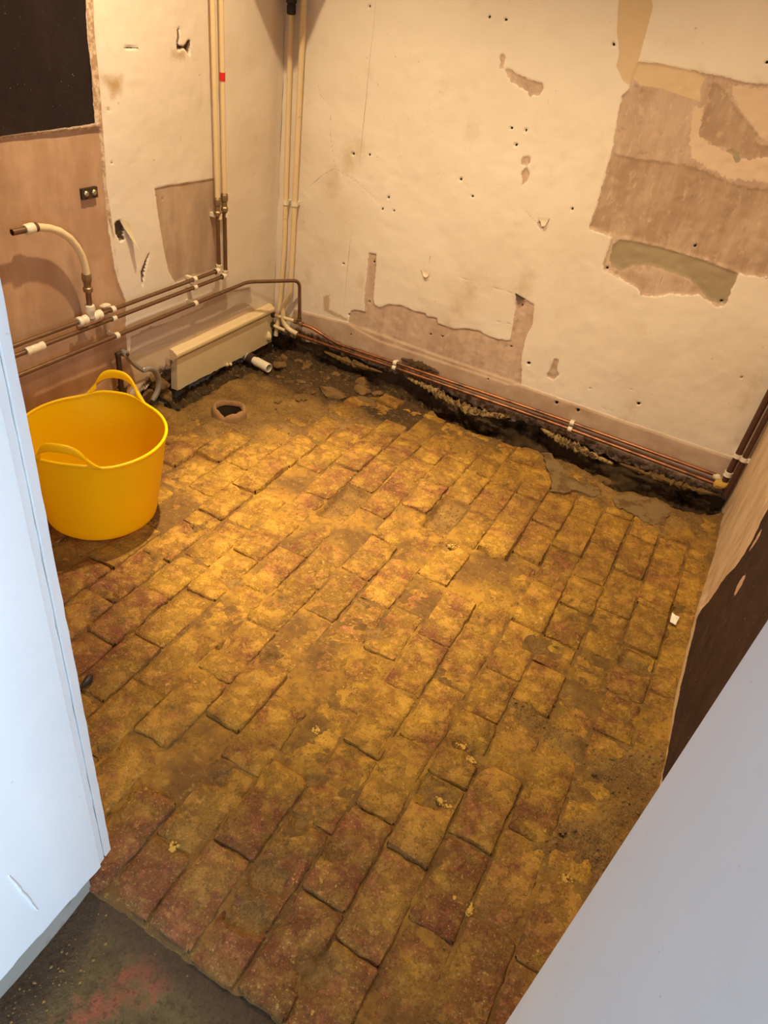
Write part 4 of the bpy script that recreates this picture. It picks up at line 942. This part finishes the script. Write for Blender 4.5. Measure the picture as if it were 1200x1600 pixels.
mesh_obj('drain_shade', vb, [tuple(range(20))], 'black_rubber', p)  # black disc standing in for the deep shade down the drain
MB().lathe((-1.665, 2.165, -.25), (0, 0, 1), [(0, .0555), (.265, .0555)], 32, False).obj('shade_bore', 'bore_shade', p)  # inner wall coloured nearly black as if in shade
# white waste pipe stub under the skirting
p = empty('waste_pipe', (-1.93, 2.66, .02), 'white plastic waste pipe end poking out under the skirting board', 'pipe')
ax = Vector((1, -.16, -.02))
MB().lathe((-2.0, 2.70, -.012), ax, [(0, .0195), (.10, .0195), (.10, .0235), (.185, .0235), (.187, .022), (.187, .0190), (.09, .0185), (.02, .0175)], 24, False).obj('pipe', 'white_plastic', p)
MB().lathe((-2.0, 2.70, -.012), ax, [(.10, .0150), (.101, .0188)], 24).obj('shade_bore', 'bore_shade', p)  # dark disc stands in for the shade inside the pipe
MB().lathe((-2.0, 2.70, -.012), ax, [(.05, .024), (.052, .028), (.082, .028), (.084, .024)], 20).obj('socket', 'dark_iron', p)
# hinged grey metal arm behind the tub
p = empty('metal_arm', (XL+.04, 1.86, .1), 'curved grey metal arm hinged to an upright bar behind the tub', 'bracket')
AX = XL+.035
MB().box((AX-.006, 1.845, .02), (AX+.006, 1.863, .297)).obj('bar', 'dark_iron', p, False)
MB().lathe((AX-.016, 1.884, .292), (1, 0, 0), [(0, .010), (.002, .014), (.030, .014), (.032, .010)], 16).obj('pivot', 'grey_steel', p)
MB().lathe((AX+.014, 1.884, .292), (1, 0, 0), [(0, .006), (.008, .006), (.010, .004)], 10).obj('bolt', 'dark_iron', p)
MB().lathe((AX-.004, 1.848, .296), (0, 1, 0), [(0, .008), (.036, .008)], 10).obj('hinge_tab', 'dark_iron', p)
pts = [(AX+.006, 1.888, .285), (AX+.010, 1.905, .255), (AX+.014, 1.932, .222), (AX+.016, 1.958, .198), (AX+.018, 1.975, .196), (AX+.020, 1.998, .193), (AX+.022, 2.020, .176), (AX+.022, 2.033, .150), (AX+.022, 2.040, .122), (AX+.022, 2.037, .090), (AX+.020, 2.022, .062), (AX+.018, 1.998, .043)]
P = fillet([Vector(q) for q in pts], .02, 3)
mb = MB().tube(P, [.0125 if 10 < i < len(P)-1 else .0095 for i in range(len(P))], 10); mb.obj('arm', 'grey_steel', p)
MB().tube([Vector(q)+Vector((.009, 0, -.004)) for q in pts[:5]], .004, 8).obj('rib', 'grey_steel', p)
# old switch-box tabs on the bare plaster
p = empty('fixing_plate', (XL-.004, 1.834, .88), 'small dark metal fixing plate with two screws on the bare plaster', 'bracket')
MB().box((XL-.012, 1.800, .862), (XL+.004, 1.866, .896)).obj('plate', 'dark_iron', p, False)
for y in (1.816, 1.850):
    MB().lathe((XL, y, .880), (1, 0, 0), [(0, .010), (.006, .010), (.010, .006)], 12).obj('screw', 'screw_metal', p)
# torn paper and flaps on the walls
def flap(wall, o, du, dv, nu, nv, curl, nrm, mat, name='torn_flap'):
    o = Vector(o); du = Vector(du); dv = Vector(dv); nr = Vector(nrm); v = []; f = []
    for layer in (0, .0012):
        for i in range(nu+1):
            for j in range(nv+1):
                a = i/nu; b = j/nv; w = 1-.75*b+.06*math.sin(9*b+a*3)
                v.append(o+du*((a-.5)*w+.5)+dv*b+nr*(curl*b*b*(1-.3*a)+layer+.001))
    s = (nu+1)*(nv+1)
    for i in range(nu):
        for j in range(nv):
            a = i*(nv+1)+j; q = (a, a+1, a+nv+2, a+nv+1); f.append(q); f.append(tuple(x+s for x in reversed(q)))
    x = mesh_obj(name, v, f, mat, None, True); x.parent = wall; return x
lwp = lambda y, z_: (XL, y, z_)
flap(wall_left, (XL+.001, 1.955, .772), (0, .045, -.02), (0, .035, -.10), 4, 8, .03, (1, 0, 0), 'paper_torn')
flap(wall_back, (-.76, YB-.001, .905), (.045, 0, .01), (.01, 0, -.03), 3, 4, .010, (0, -1, 0), 'paper_torn')
flap(wall_back, (-.775, YB-.001, .592), (.05, 0, -.012), (-.005, 0, -.018), 3, 4, .012, (0, -1, 0), 'dark_iron')
flap(wall_back, (-1.225, YB-.001, .572), (.05, 0, -.01), (.01, 0, -.02), 3, 4, .012, (0, -1, 0), 'paper_torn')
# crusts along the foot of the back wall
def crust_strip(pts, depth, mat, seed, name='mortar_crust'):
    """lumpy bead along a polyline with ragged section"""
    P = fillet([Vector(q) for q in pts], .05, 8); n = len(P); seg = 9; v = []; f = []; rr = random.Random(seed)
    for i, c in enumerate(P):
        s = depth*(.35+.65*math.sin(math.pi*min(1, max(0, i/(n-1))))**.5)*rr.uniform(.45, 1.45)
        for k in range(seg):
            a = 2*math.pi*k/seg; r = s*rr.uniform(.7, 1.25); v.append(c+Vector((rr.uniform(-.004, .004), math.cos(a)*r*.8, math.sin(a)*r)))
    for i in range(n-1):
        for k in range(seg): f.append((i*seg+k, i*seg+(k+1) % seg, (i+1)*seg+(k+1) % seg, (i+1)*seg+k))
    f += [tuple(reversed(range(seg))), tuple(range((n-1)*seg, n*seg))]
    o = mesh_obj(name, v, f, mat, None, False); o.parent = wall_back; return o
crust_strip([(-1.19, 2.93, .055), (-1.10, 2.925, .050), (-1.02, 2.92, .038), (-.94, 2.915, .020), (-.86, 2.912, .012), (-.78, 2.915, .016), (-.70, 2.92, .032), (-.655, 2.93, .045)], .022, 'lime_crust', 5)
crust_strip([(-.50, 2.935, .040), (-.42, 2.925, .025), (-.34, 2.92, .018), (-.25, 2.925, .005), (-.15, 2.925, -.002)], .018, 'lime_crust', 8)
crust_strip([(-.12, 2.93, .010), (0, 2.925, .012), (.10, 2.925, .012), (.2, 2.925, .018), (.30, 2.93, .03)], .016, 'rock', 9)
crust_strip([(-1.66, 2.93, .035), (-1.55, 2.925, .028), (-1.44, 2.925, .030), (-1.33, 2.93, .035)], .016, 'rock', 10)
crust_strip([(-1.24, 2.938, .135), (-1.17, 2.935, .140), (-1.10, 2.935, .135), (-1.04, 2.938, .130)], .016, 'footing', 11, 'soot_crust')
# yellow mortar left on the bricks
FL2 = {'lime': [(700, 1190), (722, 1165), (733, 1185), (690, 1255), (700, 1260), (625, 1118), (882, 1370), (715, 1405), (735, 1420), (710, 855), (165, 920)]}
for i, (x, y, sx, sy) in enumerate(LIME):
    rr = random.Random(60+i); mb = MB()
    for q in range(26):
        a = rr.uniform(0, 6.28); d = rr.random()**.6; px, py = x+math.cos(a)*sx*d, y+math.sin(a)*sy*d
        s_ = rr.uniform(.0015, .0065)*(1.1-.6*d); z_ = max(dirt_at(px, py), -.0035)+.0005
        n = 6; ph = rr.uniform(0, 6); rad = [s_*rr.uniform(.6, 1.3) for _ in range(n)]
        lo = [(px+math.cos(ph+k)*rad[k]*1.15, py+math.sin(ph+k)*rad[k]*1.15, z_-.004) for k in range(n)]
        up = [(px+math.cos(ph+k)*rad[k]*.8, py+math.sin(ph+k)*rad[k]*.8, z_+s_*.28) for k in range(n)]
        mb.add(lo+up, [tuple(range(n, 2*n))]+[(k, (k+1) % n, n+(k+1) % n, n+k) for k in range(n)])
    o = mb.obj('mortar_crumbs', 'mould_yellow', None, False); o.parent = flr; o['kind'] = 'stuff'
# two sheets of old cement render lying on the bricks
def sheet(poly, z0, th, label, seed):
    rr = random.Random(seed); P = []
    for i in range(len(poly)):
        a = Vector(poly[i]); b = Vector(poly[(i+1) % len(poly)]); m = 4
        for k in range(m): q = a.lerp(b, k/m); P.append((q.x+rr.uniform(-.006, .006), q.y+rr.uniform(-.006, .006)))
    cx = sum(q[0] for q in P)/len(P); cy = sum(q[1] for q in P)/len(P); n = len(P)
    bm = bmesh.new()
    t_ = [bm.verts.new((x-cx, y-cy, z0+th+rr.uniform(-.002, .002))) for x, y in P]; b_ = [bm.verts.new((x-cx, y-cy, z0)) for x, y in P]
    bm.faces.new(t_); bm.faces.new(list(reversed(b_)))
    for i in range(n): bm.faces.new((t_[i], b_[i], b_[(i+1) % n], t_[(i+1) % n]))
    bmesh.ops.recalc_face_normals(bm, faces=bm.faces); bmesh.ops.triangulate(bm, faces=[q for q in bm.faces if len(q.verts) > 4])
    me = bpy.data.meshes.new('render_sheet'); bm.to_mesh(me); bm.free(); me.materials.append(M['cement_render'])
    o = link(bpy.data.objects.new('render_sheet', me)); o.location = (cx, cy, 0); tag(o, label, 'cement', 'sheets of old cement render')
sheet(SLAB1, .002, .011, 'pointed grey sheet of broken cement render by the trench', 4)
sheet(SLAB2, .002, .010, 'brownish sheet of broken cement render nearest the right wall', 6)
# flakes
o = mesh_obj('paper_flake', [(-.011, -.024, .012), (.009, -.026, .010), (.014, .018, .014), (-.002, .016, .016), (-.012, .026, .013), (-.011, -.024, .0105), (.009, -.026, .0085), (.014, .018, .0125), (-.002, .016, .0145), (-.012, .026, .0115)],
             [(0,1,2,3,4), (9,8,7,6,5), (0,5,6,1), (1,6,7,2), (2,7,8,3), (3,8,9,4), (4,9,5,0)], 'paper_flake', None, False)
o.location = (.2634, 2.0511, -.002); tag(o, 'white flake lying on the bricks near the right wall', 'flake')
o = lump('dark_chip', 'black_rubber', (-1.09, .815, .012), (.026, .014, .010), 90); tag(o, 'black chip on the bricks by the white door lining', 'chip')

# loose stones
random.seed(21)
GREGION = [('loose dark stone in the earth hollow below the corner pipes', 'stones in the corner hollow', (-1.80, -1.22), (2.70, 2.90), 18, (.012, .040), 'rock'),
           ('loose stone lying in the trench under the back wall', 'stones in the back trench', (-1.15, .28), (2.80, 2.90), 10, (.014, .038), 'footing'),
           ('crumbled stone in the gap under the skirting board', 'stones under the skirting', (-1.93, -1.84), (2.05, 2.75), 8, (.012, .032), 'footing'),
           ('small stone on the dirt around the clay drain', 'stones by the drain', (-1.75, -1.25), (2.25, 2.68), 10, (.008, .020), 'rock'),
           ('pebble on the soil heap by the right door lining', 'pebbles on the soil heap', (.06, .24), (1.02, 1.40), 10, (.005, .012), 'rock')]
for lab, grp, rx, ry, n, rs, mt in GREGION:
    for i in range(n):
        x, y = rnd(*rx), rnd(*ry); s = rnd(*rs)
        if 'soil' in lab and x > .05+(y-.9)*.55: x = .05+(y-.9)*.45
        o = lump('stone', mt, (x, y, dirt_at(x, y)+s*.22), (s, s*rnd(.6, 1), s*rnd(.4, .7)), 200+len(bpy.data.objects), None, 1 if s < .02 else 2, 1.0)
        tag(o, lab, 'stone', grp)
# big individual stones the photo shows
for x, y, sx, sy, sz, lab, mt in ((-.645, 2.845, .028, .026, .05, 'upright broken brick end standing in the trench', 'rock'), (-.60, 2.86, .022, .022, .05, 'slim upright brick fragment standing in the trench', 'footing'),
        (-.30, 2.90, .075, .04, .045, 'rounded mortar lump bulging out below the back wall', 'lime_crust'), (-.16, 2.86, .06, .04, .035, 'flat brown stone wedged in the trench', 'rock'),
        (.27, 2.84, .045, .035, .03, 'angular stone at the right end of the trench', 'cement_render'), (-1.43, 2.62, .07, .04, .02, 'flat slab of stone on the dirt before the back wall', 'rock'),
        (-1.27, 2.68, .06, .035, .018, 'long flat stone edging the trench', 'rock'), (-1.60, 2.62, .03, .022, .012, 'small flat stone near the waste pipe', 'rock')):
    o = lump('stone', mt, (x, y, dirt_at(x, y)+sz*.35), (sx, sy, sz), int(abs(x*997)), None, 2, 1.0); o.rotation_euler.z = 0; tag(o, lab, 'stone')
for x, y, z_, s in ((XL-.005, 2.07, .10, .035), (XL-.005, 2.10, .05, .045), (XL+.01, 2.13, .0, .04), (XL+.0, 2.03, .03, .04), (XL+.02, 2.05, -.03, .04), (XL+.03, 2.0, -.02, .03)):
    lump('rubble', 'rock', (x, y, z_), (s*.8, s, s*.8), int(y*1000+z_*333), wall_left, 2, 1.2)

# grit strewn over the floor: too fine to count
rng = np.random.default_rng(5); GV = []; GF = []
def grit(n, fn, smin, smax):
    c = 0
    for _ in range(n*6):
        if c >= n: break
        q = fn()
        if q is None: continue
        x, y = q
        if math.hypot(x+1.665, y-2.165) < .085: continue
        s = smin+(smax-smin)*rng.random()**3; z_ = (max(dirt_at(x, y), -.003 if dirt_at(x, y) > -.02 else -1) if y > DOOR_Y+.02 else (-.026 if y < DOOR_Y-.03 else -.020))+s*.4
        b = len(GV); a = rng.random(3)*6.28
        for d in ((1, 0, 0), (-1, 0, 0), (0, 1, 0), (0, -1, 0), (0, 0, 1), (0, 0, -1)):
            j = .6+.6*rng.random(); vx = d[0]*math.cos(a[0])-d[1]*math.sin(a[0]); vy = d[0]*math.sin(a[0])+d[1]*math.cos(a[0])
            GV.append((x+vx*s*j, y+vy*s*j, z_+d[2]*s*j*.7))
        for t_ in ((0,2,4),(2,1,4),(1,3,4),(3,0,4),(2,0,5),(1,2,5),(3,1,5),(0,3,5)): GF.append(tuple(b+i for i in t_))
        c += 1
def anywhere(): return (rng.uniform(XL+.15, XR-.03), rng.uniform(.5, 2.74))
def in_polys(polys, bb):
    def fn():
        x, y = rng.uniform(bb[0], bb[1]), rng.uniform(bb[2], bb[3])
        return (x, y) if max(inside(p, x, y) for p in polys) > 0 else None
    return fn
def in_hole():
    r = ((-1.005, -.905, 1.825, 2.05), (-.66, -.56, 2.01, 2.22))[int(rng.random()*2)]
    return (rng.uniform(r[0], r[1]), rng.uniform(r[2], r[3]))
def by_pit():
    px, py, r = PITS[int(rng.random()*len(PITS))]
    return (px+rng.normal()*r*.7, py+rng.normal()*r*.7)
grit(900, anywhere, .0008, .0035)
grit(900, in_polys(FLOOR['pile'], (-.1, .33, .8, 1.55)), .001, .005)
grit(700, in_polys(FLOOR['dirt'], (-1.9, .33, 1.9, 2.85)), .001, .0055)
grit(420, in_hole, .001, .004); grit(500, by_pit, .0008, .0035)
grit(140, lambda: (rng.uniform(JL+.01, JL+.10+.0), rng.uniform(.18, .44)), .001, .005); grit(260, lambda: (rng.uniform(JL, .1), rng.uniform(.40, .45)), .001, .004)
grit(160, lambda: (rng.uniform(XL+.16, XL+.45), rng.uniform(1.75, 2.2)), .001, .005)
o = mesh_obj('grit', GV, GF, 'grit_crumbs', None, False); tag(o, 'fine grit and crumbs strewn over the brick floor', 'grit', None, 'stuff')

# pieces that belong to a part rather than to the whole thing
def regroup(child, part, thing=None):
    for o in list(bpy.data.objects):
        if o.name.split('.')[0] == child and o.parent is not None and o.parent.type == 'EMPTY':
            sib = [c for c in o.parent.children if c.name.split('.')[0] == part]
            if sib:
                o.parent = sib[0]; o.location = o.location-sib[0].location
regroup('rim', 'body'); regroup('tape', 'painted_pipe'); regroup('bolt', 'pivot'); regroup('rib', 'arm'); regroup('screw', 'plate')
regroup('shade_bore', 'pipe'); regroup('socket', 'pipe'); regroup('ring', 'bend'); regroup('sleeve', 'pipe'); regroup('nut', 'pipe')

# ---------------------------------------------------------------- lamps in the ceiling
def downlight(x, y, label, spots):
    p = empty('ceiling_downlight', (x, y, CEIL), label, 'lamp', 'ceiling downlights')
    MB().lathe((x, y, CEIL-.006), (0, 0, 1), [(0, .030), (-.003, .042), (.004, .045), (.008, .045)], 28, False).obj('ring', 'boiler_white', p)
    MB().lathe((x, y, CEIL-.002), (0, 0, 1), [(0, .029), (.002, .029)], 24).obj('lens', 'lamp_glow', p)
    for name, energy, size, blend, aim in spots:
        l = bpy.data.lights.new(name, 'SPOT'); l.energy = energy; l.color = LAMP_COL; l.spot_size = math.radians(size); l.spot_blend = blend; l.shadow_soft_size = .022
        lo = link(bpy.data.objects.new(name, l), p); lo.location = (0, 0, -.03)
        d = Vector(aim)-Vector((x, y, CEIL-.03)); lo.rotation_euler = d.to_track_quat('-Z', 'Y').to_euler()
downlight(-1.38, 1.88, 'recessed downlight nearer the left wall', [('spill', KEY_W, 128, 1.0, (-1.33, 1.93, 0)), ('beam', BEAM_W, 42, 1.0, (-.95, 1.77, 0))])
downlight(-.28, 1.62, 'recessed downlight nearer the right wall', [('spill', FILL_W, 120, 1.0, (.02, 2.2, 0))])
